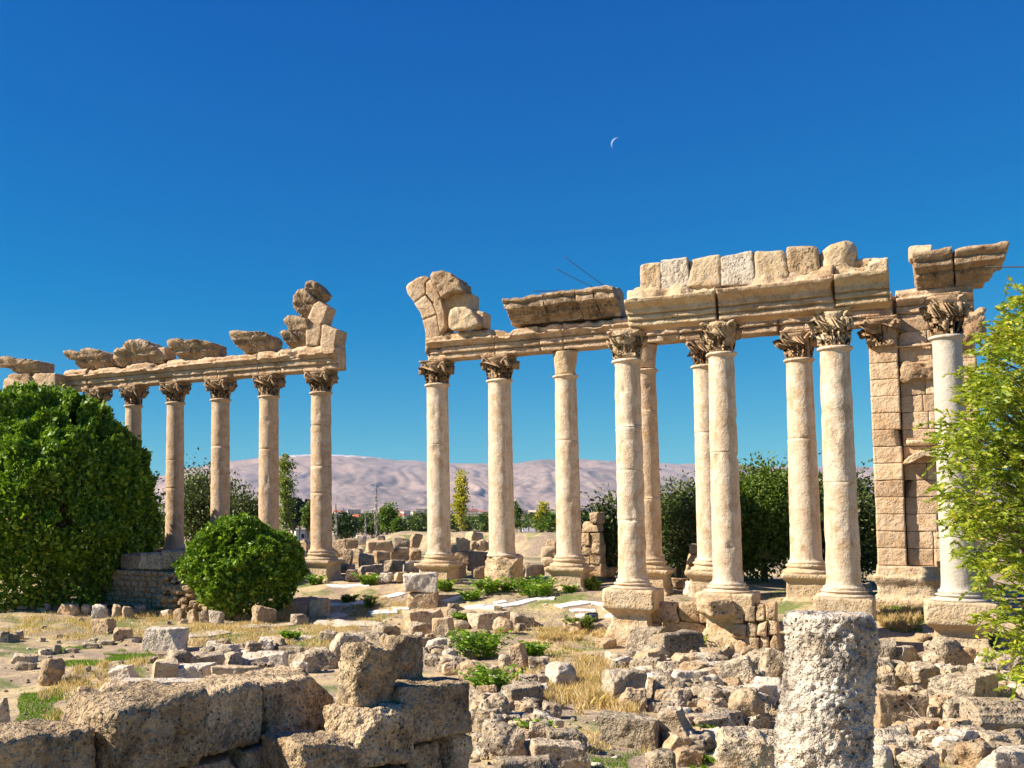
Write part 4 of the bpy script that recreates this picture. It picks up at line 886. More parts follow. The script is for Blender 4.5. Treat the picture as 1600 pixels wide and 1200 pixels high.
# tumbled end of the same wall
P = []; s2 = pl(258, 893, off)[0]; s3 = pl(380, 950, off)[0]
for k in range(230):
    t = rg.random(); s = s2+(s3-s2)*t; ht = H*(1-t**1.2)*1.0; zz_ = rg.random()*ht; w = rg.uniform(.14, .30)
    V, Fs = rock(w, w*.9, w*.75, .4, 6, k+900, .08, 3, .01); P.append((rotm(V, (0, 0, rg.uniform(0, 3)))+np.array([s-e0[0], -.05-.5*rg.random()*(1-zz_/H), zz_]), Fs))
V, Fs = merge(P); mk('tumbled_stones', V, Fs, M['tan'], e)
for i, (a, b, t, u, l) in enumerate([(187, 218, 866, 891, 'long dark capping block under the column between the bushes, left one'), (215, 251, 864, 890, 'dark capping block in the middle of the low wall'), (250, 286, 860, 890, 'mossy capping block right under the column that stands between the bushes')]):
    rblock('capping_block', a, b, t, u, 4.9, .8, l, 'stone block', 'capping blocks on the low rubble wall', 300+i, 'rubble', .12, .04, 2)
rblock('footing_block', 232, 300, 857, 905, .6, 1.3, 'pale footing under the column that stands between the bushes', 'footing', None, 310, 'tan', .08, .03, 1)
for i, (a, b) in enumerate(((172, 240), (305, 385), (385, 455))):
    rblock('footing_block', a, b, 862, 915, .6, 1.3, 'stone footing hidden behind a bush below a left column', 'footing', 'hidden footings of the left colonnade', 311+i, 'tan', .08, .03, 1)
# ruins behind the rows
RB = 'rubble blocks behind the gap'
for i, (a, b, t, u, yg, l, m) in enumerate([
 (438, 455, 832, 845, 868, 'small dark-streaked block at the left end of the rear rubble', 't'), (447, 470, 846, 862, 870, 'pale rear block beside the leftmost smooth rear block', 'p'), (464, 486, 845, 864, 872, 'pale block just left of the pedestal behind the last left column', 't'),
 (520, 545, 846, 870, 880, 'rear block touching the right side of the last left column', 't'), (528, 560, 843, 858, 872, 'long pale ledge in the rear rubble right of the last left column', 't'), (572, 614, 846, 864, 884, 'largest flat-topped block in the rear rubble', 'f'), (556, 572, 838, 852, 862, 'small cone-shaped stone on the rear rubble skyline', 'p'), (590, 604, 838, 852, 862, 'greyish knob on the rear rubble skyline', 'r'),
 (614, 640, 842, 858, 872, 'dark slanting block right of the largest flat-topped rear block', 'r'), (637, 658, 836, 856, 868, 'pointed boulder on the right of the rear skyline', 't'), (612, 640, 857, 876, 884, 'layered slab stack in the rear rubble', 'r'), (640, 660, 858, 876, 884, 'square block close left of the first right column', 't'), (534, 552, 860, 884, 890, 'tall brown block behind the curved stones', 't'), (548, 568, 860, 880, 888, 'smooth tan block next to the round-topped dark stone', 'f'),
 (559, 586, 864, 892, 896, 'round-topped dark stone like a gravestone in the rear rubble', 'r'), (582, 610, 862, 880, 890, 'block with a shadowed lower face in the rear rubble', 't'), (594, 634, 876, 894, 900, 'long curved grey stone like a fallen arch piece', 'r'), (630, 658, 880, 896, 902, 'tail end piece of the long curved grey stone', 'r'), (537, 560, 892, 908, 910, 'dark round stone at the foot of the rear rubble', 'r'), (570, 592, 896, 910, 912, 'pale round stone among weeds left of a white boulder', 't'), (590, 616, 896, 911, 913, 'whitish boulder among weeds below the curved stone', 'p'), (615, 636, 895, 910, 912, 'squarish tan boulder at the right foot of the rear rubble', 't'), (528, 556, 882, 896, 900, 'flat dark slab between pedestal and gravestone-like stone', 'r'), (640, 656, 896, 908, 910, 'little block left of the first right pedestal', 't'), (560, 600, 884, 900, 903, 'dark broken stone below the gravestone-like stone', 'r'),
 (702, 736, 841, 865, 900, 'big squared block atop the pile right of the first right column', 'f'), (727, 758, 832, 846, 880, 'smooth squared block on the skyline between first and second right columns', 'f'), (736, 746, 845, 859, 882, 'small cube below the smooth skyline block, left one', 't'), (745, 758, 844, 860, 882, 'small cube below the smooth skyline block, right one', 'f'), (757, 768, 846, 860, 882, 'small dark block beside the second right column', 't'), (704, 734, 864, 884, 904, 'eroded block under the big squared block', 't'), (729, 765, 862, 894, 902, 'large shaded slab leaning between the first two right columns', 'r'), (737, 760, 885, 904, 908, 'round hollow boulder left of the broken pedestal', 't'), (708, 730, 884, 904, 910, 'brown stone close to the first right pedestal', 't'),
 (812, 832, 880, 892, 900, 'dark low stone behind the big weeds', 'r'), (820, 850, 884, 902, 906, 'tan rock with dark hole behind the big weeds', 't'), (846, 872, 857, 880, 890, 'pale block left of the cracked column, upper', 'f'), (848, 872, 872, 888, 894, 'pale block left of the cracked column, lower', 't'), (853, 872, 844, 858, 880, 'brown block left of the cracked column, topmost', 't'),
 (934, 960, 886, 902, 908, 'long low stone behind the first front column', 't'), (912, 932, 884, 906, 908, 'dark rock right of the cracked column pedestal', 'r'), (1032, 1048, 908, 924, 926, 'brown rock right behind the first front pedestal', 't'), (1045, 1072, 886, 904, 912, 'dark squat stone below the dark tree', 'r'), (1050, 1076, 903, 918, 922, 'light low rock beside ferns right of the first front column', 't'), (1071, 1096, 909, 930, 932, 'whitish jagged rock left of the second front column', 'p'), (1089, 1104, 900, 920, 926, 'tan stone close left of the second front column', 't'),
 (1192, 1206, 860, 872, 912, 'small pale stone under the dark trees', 't'), (1152, 1180, 862, 890, 905, 'shaded block under the dark trees right of the second front column', 'r'), (1338, 1366, 912, 928, 930, 'dark boulder between thick front column and wall', 'r'), (1296, 1312, 905, 922, 926, 'brownish stone at the right foot of the rear thick column pedestal', 't'), (1215, 1232, 858, 872, 912, 'light squared stone left of the rear thick column', 'f')]):
    st(a, b, t, u, l, m, yg=yg, rnd=.22, grp=None, chops=4, amp=.05)
for i in range(60):                                            # rubble filler
    x = rg.uniform(440, 770); y = rg.uniform(862, 905) if x > 530 or x < 480 else rg.uniform(870, 880); w = rg.uniform(9, 20)
    if 655 < x < 716 or 475 < x < 530: continue
    st(x, x+w, y-w*.75, y, 'small tumbled stone in the heap behind the row, between left and right columns', 'trt'[i % 3], rnd=.35, chops=5, grp='small tumbled stones behind the row', name='rubble_stone', cat='rubble')
masonry('tall narrow remnant of coursed wall behind the cracked and first front columns', [(909, 854, 924, 868), (908, 832, 921, 853), (921, 832, 938, 853), (920, 800, 937, 818), (908, 815, 934, 832), (909, 862, 921, 882), (921, 862, 938, 882), (908, 848, 938, 866), (908, 880, 940, 900)], -3.5, .8, 'tan', None, seed=6, name='wall_remnant')
masonry('broken rear wall seen beyond the ferns left of the second front column', [(1076, 850, 1092, 866), (1092, 848, 1106, 864), (1072, 866, 1090, 882), (1090, 864, 1106, 882), (1070, 882, 1106, 898)], -2.2, .7, 'tan', None, seed=7, name='wall_remnant')
# heaps of small stones between the big ones in the near rubble
zones = [([(640, 1000), (735, 1000), (745, 1075), (660, 1040)], 60, (10, 28), 'small stone in the rubble strip right behind the foreground wall'),
 ([(740, 1060), (850, 1050), (850, 1195), (745, 1195)], 90, (16, 48), 'small stone in the dark rubble just right of the foreground wall'),
 ([(1000, 1040), (1205, 1030), (1205, 1110), (1040, 1110)], 90, (18, 52), 'small stone wedged between the blocks of the heap left of the stump'),
 ([(1370, 1040), (1600, 1050), (1600, 1200), (1370, 1200)], 120, (18, 54), 'small stone wedged between the blocks right of the stump'),
 ([(240, 1020), (520, 1010), (520, 1050), (240, 1065)], 44, (12, 30), 'small stone between the blocks behind the big foreground wall'),
 ([(1040, 1000), (1100, 1000), (1100, 1040), (1040, 1040)], 8, (8, 18), 'small stone below the stacked course wall'),
 ([(0, 975), (300, 965), (200, 1090), (0, 1110)], 22, (4, 11), 'small stray stone in the left grass')]
zones.append(([(1040, 1100), (1205, 1090), (1205, 1200), (1060, 1200)], 50, (18, 50), 'small stone in the lower part of the heap left of the stump'))
zones.append(([(640, 955), (840, 955), (800, 1010), (660, 1010)], 34, (8, 24), 'small stone along the low ruined edge of the court'))
zones.append(([(960, 1030), (1100, 1020), (1110, 1060), (960, 1070)], 34, (14, 38), 'small stone below the first two front pedestals'))
for zi, (poly, n, (wa, wb), lab) in enumerate(zones):
    for i in range(n):
        u, v = rg.random(), rg.random(); p = np.array(poly, float); q = p[0]*(1-u)*(1-v)+p[1]*u*(1-v)+p[2]*u*v+p[3]*(1-u)*v
        w = rg.uniform(wa, wb); st(q[0]-w/2, q[0]+w/2, q[1]-w*.7, q[1], lab, 'rrtrp'[rg.randint(0, 4)], rnd=.25, chops=6, grp=lab.replace('small stone', 'small stones').replace('stray stone', 'stray stones'), name='rubble_stone', cat='rubble', amp=.07)
def settle_fillers():
    fl = [o for o in COL.objects if o.name.startswith('rubble_stone')]
    fl.sort(key=lambda o: -max(o.dimensions)/max(o.location.y, 1)); rest = fl[290:]
    V = []; Fa = []; n = 0
    for o in rest:
        me = o.data; a = np.empty(len(me.vertices)*3); me.vertices.foreach_get('co', a); a = a.reshape(-1, 3); Mx = np.array(o.matrix_basis)
        V.append(a@Mx[:3, :3].T+Mx[:3, 3]); li = np.empty(len(me.loops), np.int32); me.loops.foreach_get('vertex_index', li); Fa.append(li.reshape(-1, 4)+n); n += len(a)
        bpy.data.objects.remove(o)
    tag(mk('small_rubble', np.concatenate(V), np.concatenate(Fa), M['rubble']), kind='stuff')
bpy.context.view_layer.update(); settle_fillers()
def scatter(n, seed, px0, px1, y0, y1, smin, smax, name, mat, shape='peb'):
    r_ = np.random.RandomState(seed); P = []; C, Fq = cubegrid(2); nn = C/np.linalg.norm(C, axis=1, keepdims=True)
    V = []; Fa = []
    for i in range(n):
        g = gp(r_.uniform(px0, px1), y0+(y1-y0)*r_.random()); s = r_.uniform(smin, smax)*(r_.random()**2+.4)
        v = nn*s*r_.uniform(.5, 1.2, 3)*np.array([1, 1, .6])*(1+.25*r_.uniform(-1, 1, (len(nn), 1))); V.append(v+g+np.array([0, 0, s*.15])); Fa.append(Fq+i*len(nn))
    tag(mk(name, np.concatenate(V), np.concatenate(Fa), M[mat], sm=False), kind='stuff')
scatter(1500, 5, -20, 1620, 930, 1200, .02, .06, 'pebbles', 'rubble'); scatter(500, 6, -20, 1620, 940, 1200, .02, .07, 'pale_pebbles', 'pale')
# white paving strips in the court
PS = 'white paving strips in the court'
for i, (poly, l) in enumerate([
 ([(730, 951), (790, 944), (835, 935), (838, 939), (800, 948), (776, 953)], 'long slanting white paving strip in the middle court'), ([(770, 942), (788, 939), (793, 942), (775, 945)], 'small white paving piece above the long slanting strip'), ([(833, 935), (868, 934), (866, 938), (840, 938)], 'short white strip behind the big weed clump'),
 ([(866, 947), (905, 941), (935, 942), (905, 947), (878, 951)], 'white strip left of the first front pedestal, farthest'), ([(905, 940), (955, 944), (955, 948), (932, 946)], 'white strip running up to the first front pedestal'), ([(890, 954), (930, 953), (932, 957), (895, 957)], 'narrow white strip above the black floodlight'), ([(898, 962), (920, 961), (918, 965), (900, 965)], 'tiny white piece left of the black floodlight'), ([(940, 951), (958, 950), (958, 953), (944, 953)], 'tiny white piece against the first front pedestal'), ([(944, 963), (958, 960), (958, 966), (946, 966)], 'white piece at the lower corner of the first front pedestal'),
 ([(510, 914), (575, 913), (578, 917), (520, 918)], 'far white strip at the foot of the rear rubble'), ([(592, 934), (622, 927), (636, 928), (610, 935)], 'white strip left of the two-stone stack'), ([(545, 943), (575, 937), (578, 941), (550, 946)], 'white piece left of the white strip by the stack'), ([(508, 945), (545, 943), (548, 947), (510, 949)], 'white strip right of the brownish boulder'), ([(575, 957), (620, 954), (622, 959), (580, 961)], 'white strip below the two-stone stack, left'), ([(612, 950), (640, 950), (640, 954), (616, 954)], 'white piece at the left foot of the two-stone stack'), ([(688, 940), (735, 930), (728, 934), (712, 938), (698, 942)], 'jagged white strip right of the two-stone stack'), ([(725, 949), (760, 946), (750, 952), (730, 953)], 'white piece right of the two-stone stack'),
 ([(360, 982), (455, 974), (460, 978), (368, 986)], 'long worn strip crossing the left grass, upper'), ([(500, 970), (598, 974), (590, 980), (540, 980), (490, 975)], 'broad pale slab edge left of the ruined ledge'), ([(404, 997), (470, 993), (498, 995), (480, 1002), (410, 1002)], 'wide worn slab in the yellow grass'), ([(290, 992), (350, 986), (362, 990), (330, 996), (296, 997)], 'worn slab right of the big cream block'), ([(370, 1018), (390, 1006), (438, 1005), (432, 1012), (384, 1021)], 'broad sunken slab behind the foreground wall'), ([(500, 962), (530, 958), (545, 962), (520, 967)], 'pale slab in shade right of the brownish boulder'), ([(1175, 882), (1200, 878), (1214, 880), (1196, 884)], 'pale strip on the ground under the dark trees')]):
    b = [gp(*p) for p in poly]; c = np.mean(b, axis=0); z = max(terrain(p[0], p[1]) for p in b); q = resample([p-c for p in b], .18)[:, :2]
    q = q+.02*np.stack([vn(np.column_stack([q*5, np.full(len(q), i+.3)])), vn(np.column_stack([q*5, np.full(len(q), i+9.3)]))], -1)
    tz = lambda r, h: np.column_stack([r, terrain(r[:, 0]+c[0], r[:, 1]+c[1])-c[2]+h])
    V, Fs = loftrings([tz(q, -.05), tz(q, .03), tz(q*.97, .04)], fan=2)
    n_ = len(V)
    V = V.copy(); V[:, 2] = np.where(V[:, 2] < -9, V[:, 2], V[:, 2]); tag(mk('paving_slab', V, Fs, M['paving' if i < 17 or i > 22 else 'pale'], None, sm=False, loc=c), l, 'paving slab', PS)
# small black floodlight
g = gp(926, 972); k = g[1]/F; e = empty('floodlight', g, R(20)); tag(e, 'small black floodlight standing on the court left of the first front pedestal', 'floodlight')
V, Fs = rock(18*k, 9*k, 11*k, .15, 6, 3, 0, 0, 0); mk('housing', rotm(V, (R(-20), 0, 0)), Fs, M['black'], e, loc=(0, 0, 3*k))
V, Fs = rock(15*k, 1*k, 8*k, .1, 3, 3, 0, 0, 0); mk('lens', rotm(V, (R(-20), 0, 0)), Fs, M['glass'], e, loc=(0, -5*k, 5*k))
V, Fs = tube([(-10*k, 0, 8*k), (-10*k, 0, 0), (10*k, 0, 0), (10*k, 0, 8*k)], .012, 5); mk('bracket', V, Fs, M['black'], e)

# ------------------------------------------------------------------ foreground wall
def P3(px, py, Z): return at(px, py, Z)
def facequad(x, z, Y0=None): pass
A_ = np.array([-2.32, 8.65]); B_ = np.array([.72, 12.15]); U_ = (B_-A_)/np.linalg.norm(B_-A_); N_ = np.array([U_[1], -U_[0]]); WR = math.atan2(U_[1], U_[0])
def fw(px, py, o=0.):
    d = ray(px, py); t = (A_@N_+o)/(d[:2]@N_); p = d*t; return float((p[:2]-A_)@U_), float(p[2])
e = empty('foreground_wall', (A_[0], A_[1], -3.6), WR); tag(e, 'massive dark-stained wall of huge stone blocks running up from the bottom left corner', 'wall')
def fblk(a, b, yt, yb, seed, dep=.9, rnd=.1, dy=0., amp=.03, N=60, ch=1, zt=None):
    xm = (a+b)/2; s0 = fw(a, yt)[0]; s1 = fw(b, yt)[0]; z1 = fw(xm, yt)[1]; z0 = fw(xm, yb)[1]
    V, Fs = rock(s1-s0-.06, dep, z1-z0-.03, rnd*.9, N, seed, amp*.9, ch, .02); V = V+np.minimum(0, fbm(V*18+seed, 2)+.1)[:, None]*.012
    return mk('wall_block', V, Fs, M['near'], e, loc=((s0+s1)/2, dep/2+dy+(seed*37 % 5-2)*.025, z0+3.6), rot=R((seed*53 % 7-3)*.8))
fblk(-60, 70, 1150, 1235, 201, .8, dy=-.05); fblk(68, 172, 1140, 1232, 202, .75, .14, dy=.06); fblk(172, 322, 1084, 1208, 203, 1.0, .14, -.05, amp=.04)
fblk(318, 420, 1070, 1176, 204, .9, .16, .0, .04); fblk(418, 526, 1056, 1146, 205, .85, .08, .05)
for i, (a, b, t, u) in enumerate([(-60, 90, 1236, 1300), (90, 230, 1226, 1290), (230, 390, 1196, 1270), (386, 462, 1160, 1240), (462, 552, 1136, 1220), (386, 470, 1242, 1330), (470, 560, 1222, 1300), (552, 640, 1200, 1300)]): fblk(a, b, t, u, 210+i, .8, .08, .03)
A_ = np.array([1.02, 11.15]); B_ = np.array([2.2, 12.0]); U_ = (B_-A_)/np.linalg.norm(B_-A_); N_ = np.array([U_[1], -U_[0]])
WR2 = math.atan2(U_[1], U_[0]); e = empty('foreground_wall_end', (A_[0], A_[1], -3.6), WR2); e.name = 'wall_end'; tag(e, 'stepped right end of the foreground wall with pale sunlit ledge', 'wall')
def at2(px): return fw(px, 1100)[0]
fblk(628, 735, 1066, 1152, 230, .55, .09, 0, .03); fblk(540, 642, 1100, 1196, 231, .6, .15, -.1, .04, ch=3)
fblk(640, 700, 1160, 1260, 232, .7, .08); fblk(700, 735, 1142, 1250, 233, .7, .08, 0, .03, 20); fblk(545, 642, 1200, 1290, 234, .7, .1, -.05)
fblk(455, 548, 1150, 1230, 236, .7, .1, -.15)
stone(522, 624, 1000, 1110, 'big round-topped loose block standing on the foreground wall', 'n', 28, Yd=11.3, rnd=.32, amp=.05, name='loose_block', dr=.8, fine=.03, nb=1.2)
stone(590, 669, 990, 1088, 'squared loose block on the foreground wall right behind the round-topped one', 'n', 12, Yd=12.1, rnd=.14, amp=.04, name='loose_block', dr=.8, fine=.03, nb=1.2)

# ------------------------------------------------------------------ foreground stump of a column
Zs = 9.2; c = at(1290, 960, Zs+.42); b = at(1290, 1400, Zs+.42); h = c[2]-(-3.75); k = Zs/F
zs = np.linspace(0, h, 150); r0 = 63*k; pr = []
for z in zs:
    pyv = 960+(h-z)/k*.97; r = r0*np.interp(pyv, [952, 962, 985, 1050, 1110, 1150, 1200, 1400], [.90, .97, 1.0, .99, 1.04, 1.10, 1.12, 1.15])
    pr.append((r, z))
pr += [(r0*.80, h+.012), (r0*.5, h+.02), (r0*.2, h+.025)]
V, Fs = lathe(pr, 170); rr = np.linalg.norm(V[:, :2], axis=1); nn = np.column_stack([V[:, :2]/np.maximum(rr, 1e-6)[:, None], np.zeros(len(V))])
q = V+3.7; big = .018*fbm(q*1.6, 3); med = -.026*np.abs(fbm(q*13, 3))+.013; fin = .016*fbm(q*36, 2)-.022*np.clip(fbm(q*17+5, 2)-.3, 0, 1)
side = np.clip((h+.005-V[:, 2])/.05, .15, 1)*(rr > r0*.3)
V = V+nn*((big+med*1.1+fin)*side)[:, None]; V[:, 2] += np.where(V[:, 2] > h-.08, .014*fbm(q*6, 3), 0)+.010*fbm(q*22+9, 2)
V[:, 0] += .05*np.sin(V[:, 2]*3.2)*1.0-.03*smooth((h-V[:, 2])/.8)
tag(mk('column_stump', V, Fs, M['stump'], None, loc=(c[0], c[1], c[2]-h)), 'thick pitted whitish column stump standing alone in the right foreground', 'column stump')
# ------------------------------------------------------------------ vegetation
def leafmesh(C, D, s, seed, ratio=.5, fold=.18):
    """C centres, D leaf direction (n,3), s sizes; each leaf a folded kite of two quads"""
    r_ = np.random.RandomState(seed); n = len(C); D = D/np.maximum(np.linalg.norm(D, axis=1, keepdims=True), 1e-6)
    A = np.cross(D, r_.normal(size=(n, 3))); A /= np.maximum(np.linalg.norm(A, axis=1, keepdims=True), 1e-6); B = np.cross(D, A)
    s = np.asarray(s).reshape(-1, 1); w = s*ratio*.5
    base = C-D*s*.5; tip = C+D*s*.5; l = C-D*s*.05+A*w+B*w*fold*2; r = C-D*s*.05-A*w+B*w*fold*2
    V = np.stack([base, l, tip, r], 1).reshape(-1, 3); i = np.arange(n)*4
    return V, np.stack([i, i+1, i+2, i+3], -1), r_.random_sample(n)
def dome(name, label, c, rad, n, ls, seed, mat='bush', cut=None, lump=.16, grp=None, cat='bush', trunk=True, base=0, box=None):
    r_ = np.random.RandomState(seed); e = empty(name, (c[0], c[1], c[2])); tag(e, label, cat, grp)
    d = r_.normal(size=(n, 3)); d[:, 2] = np.where(d[:, 2] < -.75, -d[:, 2], d[:, 2]); d /= np.linalg.norm(d, axis=1, keepdims=True)
    L = 1+lump*fbm(d*2.2+seed, 2)+lump*.65*fbm(d*6+seed, 2)
    dep = r_.exponential(.055, n); rr = L*(1-dep)+r_.normal(0, .012, n)
    wisp = r_.random_sample(n) < .03; rr = np.where(wisp, L*(1+.03*r_.random_sample(n)), rr)
    dens = (fbm(d*7+seed*3, 2) > -.55) | (d[:, 2] < 0); d = d[dens]; rr = rr[dens]; n = len(d)
    C = d*rr[:, None]*np.array(rad); C[:, 2] += rad[2]*base
    sp = r_.normal(size=(230, 3)); sp[:, 2] = np.abs(sp[:, 2])*.8-.1; sp /= np.linalg.norm(sp, axis=1, keepdims=True); sl_ = 1+lump*fbm(sp*2.2+seed, 2)+lump*.65*fbm(sp*6+seed, 2)
    m = 22; t_ = r_.random_sample(230*m); dd = np.repeat(sp, m, 0)+r_.normal(0, .018, (230*m, 3)); q = dd*(np.repeat(sl_*1.0, m)-.04+t_*np.repeat(r_.uniform(.04, .12, 230), m))[:, None]*np.array(rad); q[:, 2] += rad[2]*base
    C = np.concatenate([C, q]); d = np.concatenate([d, dd]); n = len(C)
    D = d+r_.normal(0, .9, (n, 3))+np.array([0, 0, .15]); V, Fq, t = leafmesh(C, D, ls*r_.uniform(.55, 1.5, n), seed, .6)
    o = mk('crown', V, Fq, M[mat], e, sm=False, attr=t)
    # twiggy heart that the leaves grow from
    P = []
    for k in range(40):
        a = r_.uniform(0, 6.28); q = r_.normal(size=3); q[2] = abs(q[2]); q /= np.linalg.norm(q); end = q*np.array(rad)*.85+np.array([0, 0, rad[2]*base])
        P.append(tube([(0, 0, -rad[2]*.5), end*.5+np.array([0, 0, -.2]), end], [.06, .03, .01], 4))
    V, Fs = merge(P); mk('trunk', V, Fs, M['bark'], e); return e
dome('domed_bush', 'huge dome-shaped dark green bush filling the left side', at(82, 822, 38.6), (3.62, 3.2, 4.95), 125000, .18, 1, lump=.14)
dome('domed_bush', 'smaller round bright green bush in front of the left columns', at(381, 888, 33.6), (1.95, 1.7, 1.5), 34000, .15, 2, lump=.14)
def tree(name, label, base, crown_c, rad, nclump, per, ls, seed, mat, bark='bark', grp=None, cs=.35, cat='tree', trunk_r=.12, wild=1., ratio=.5):
    r_ = np.random.RandomState(seed); base = np.array(base, float); cc = np.array(crown_c, float)-base; e = empty(name, base); tag(e, label, cat, grp)
    d = r_.normal(size=(nclump, 3)); d /= np.linalg.norm(d, axis=1, keepdims=True); rr = r_.random_sample(nclump)**.42*(1+.22*fbm(d*1.8+seed, 2)*wild)
    K = cc+d*rr[:, None]*np.array(rad); P = [tube([(0, 0, -.2), cc*.5+r_.normal(0, .1, 3)*rad[0]*.3, cc+np.array([0, 0, rad[2]*.3])], [trunk_r, trunk_r*.7, trunk_r*.25], 7)]
    for k in K:
        t = r_.uniform(.3, .95); p0 = cc*t; m = (p0+k)/2+r_.normal(0, .08, 3)*np.array(rad)
        P.append(tube([p0, m, k], [trunk_r*.3, trunk_r*.18, trunk_r*.05], 4))
    V, Fs = merge(P); mk('trunk', V, Fs, M[bark], e)
    n = nclump*per; ci = np.repeat(np.arange(nclump), per); g = r_.normal(size=(n, 3)); sz = cs*np.repeat(r_.uniform(.6, 1.3, nclump), per)
    C = K[ci]+g*sz[:, None]*np.array([1, 1, .75]); C[:, 2] = np.maximum(C[:, 2], .1); D = g+r_.normal(0, .8, (n, 3))-np.array([0, 0, .3])
    V, Fq, t = leafmesh(C, D, ls*r_.uniform(.7, 1.3, n), seed, ratio); t = np.clip(t*.7+.3*np.repeat(r_.random_sample(nclump), per), 0, 1)
    mk('crown', V, Fq, M[mat], e, sm=False, attr=t); return e
def tr(name, label, px, ybase, ytop, wpx, Y, seed, mat, ncl=60, per=120, ls=.12, cs=.35, bot=.12, dep=1., zb=None, **kw):
    k = Y/F; b = at(px, ybase, Y); t = at(px, ytop, Y)
    if zb is None: zb = float(terrain(b[0], b[1]))
    ct, cb = t[2], b[2]+bot*(t[2]-b[2]); rad = (wpx/2*k*.92, wpx/2*k*dep, (ct-cb)/2*.9)
    return tree(name, label, (b[0], b[1], min(zb, cb)), (b[0], b[1], (ct+cb)/2), rad, ncl, per, ls, seed, mat, cs=cs, **kw)
tr('dark_tree', 'dark loose-leaved tree behind the second and third left columns', 318, 880, 727, 120, 50, 11, 'dleaf', 110, 90, .17, .42, .05)
tr('dark_tree', 'dark airy fig-like tree between the third and fourth left columns', 378, 880, 745, 70, 48, 12, 'dleaf', 60, 80, .17, .40, .05)
tr('olive_shrub', 'yellowish shrub between the big dome bush and the next column', 245, 890, 790, 60, 47, 13, 'mleaf', 40, 100, .14, .3, 0)
tr('tall_shrub', 'pale green upright tree top behind the third left column', 300, 880, 722, 46, 52, 14, 'poplar', 50, 90, .12, .3, .1)
tr('dark_tree', 'dark round-leaved tree left part, behind the first front column', 950, 896, 778, 62, 38, 15, 'dleaf', 60, 80, .16, .30, .05)
tr('dark_tree', 'dark tree with pale twigs between the first two front columns', 1060, 900, 752, 112, 37, 16, 'dleaf', 130, 110, .14, .33, .06)
tr('leafy_tree', 'dense green tree between the second front and thick rear columns', 1196, 912, 718, 120, 36, 17, 'mleaf', 150, 150, .15, .36, .05)
tr('leafy_tree', 'dark green tree between the thick columns and the wall', 1330, 922, 735, 110, 35, 18, 'dleaf', 130, 150, .14, .34, .05)
tr('leafy_tree', 'dark green tree top right beside the thick rear column', 1275, 900, 720, 80, 37, 19, 'dleaf', 70, 130, .14, .34, .1)
# the yellow-green tree on the right
def ytree():
    r_ = np.random.RandomState(77); Y = 17.5; k = Y/F; bx = (1665-PPX)/F*(Y+.6); base = np.array([bx, Y+.6, terrain(bx, Y+.6)]); e = empty('feathery_tree', base)
    tag(e, 'yellow-green feathery tree spreading in from the right edge', 'tree')
    cen = []
    while len(cen) < 560:
        px = r_.uniform(1445, 1850); py = r_.uniform(455, 1065)
        ex = np.interp(py, [455, 520, 600, 700, 780, 850, 900, 950, 1000, 1065], [1592, 1550, 1520, 1462, 1480, 1505, 1500, 1540, 1560, 1575])
        ex += 9*math.sin(py*.09)+7*math.sin(py*.23)
        if px < ex+12: continue
        if px > 1760+60*math.sin(py*.02) or (py < 640 and px > 1780-(640-py)*.6): continue
        if 905 < py < 960 and px < 1600 and r_.random() < .65: continue
        if r_.random() < (.12 if py < 880 else .5): continue
        cen.append(at(px, py, Y+r_.uniform(-1.6, 1.6))-base)
    cen = np.array(cen); P = []; tips = []; LC = []; LD = []
    trunk = [np.array([0, 0, -.2]), np.array([-.1, 0, 1.0]), np.array([-.25, 0, 2.2]), np.array([-.2, 0, 4.2]), np.array([0, 0, 6.])]
    P.append(tube(trunk, [.13, .11, .09, .06, .02], 8)); T = np.array(trunk)
    for c in cen:
        zt = np.clip(c[2]-.3*abs(c[0])-r_.uniform(.1, .8), .5, 5.6); p0 = np.array([np.interp(zt, T[:, 2], T[:, 0]), 0, zt]); m = (p0+c)/2+np.array([0, 0, .2])+r_.normal(0, .08, 3)
        P.append(tube([p0, m, c], [.024, .014, .005], 4))
        out = c-p0; out /= np.linalg.norm(out)
        for s in range(7):
            d = out*.9+r_.normal(0, .55, 3); d /= np.linalg.norm(d); L = r_.uniform(.22, .42); o = c+r_.normal(0, .12, 3); pts = []
            for t in np.linspace(0, 1, 9):
                p = o+d*L*t+np.array([0, 0, -.35*L*t*t]); pts.append(p)
                if t > .15:
                    sd = np.cross(d, [0, 0, 1.]); sd /= np.linalg.norm(sd)+1e-6
                    for q in (-1, 1): LC.append(p+sd*q*.035+r_.normal(0, .008, 3)); LD.append(sd*q+d*.8+np.array([0, 0, -.3])+r_.normal(0, .2, 3))
            P.append(tube([pts[0], pts[4], pts[8]], .004, 3))
    V, Fs = merge(P); mk('trunk', V, Fs, M['bark'], e)
    LC = np.array(LC); V, Fq, t = leafmesh(LC, np.array(LD), r_.uniform(.07, .125, len(LC)), 78, .42); g = fbm(LC*1.1, 2)*.3
    mk('crown', V, Fq, M['yleaf'], e, sm=False, attr=np.clip(t*.8+.1+g, 0, 1))
ytree()
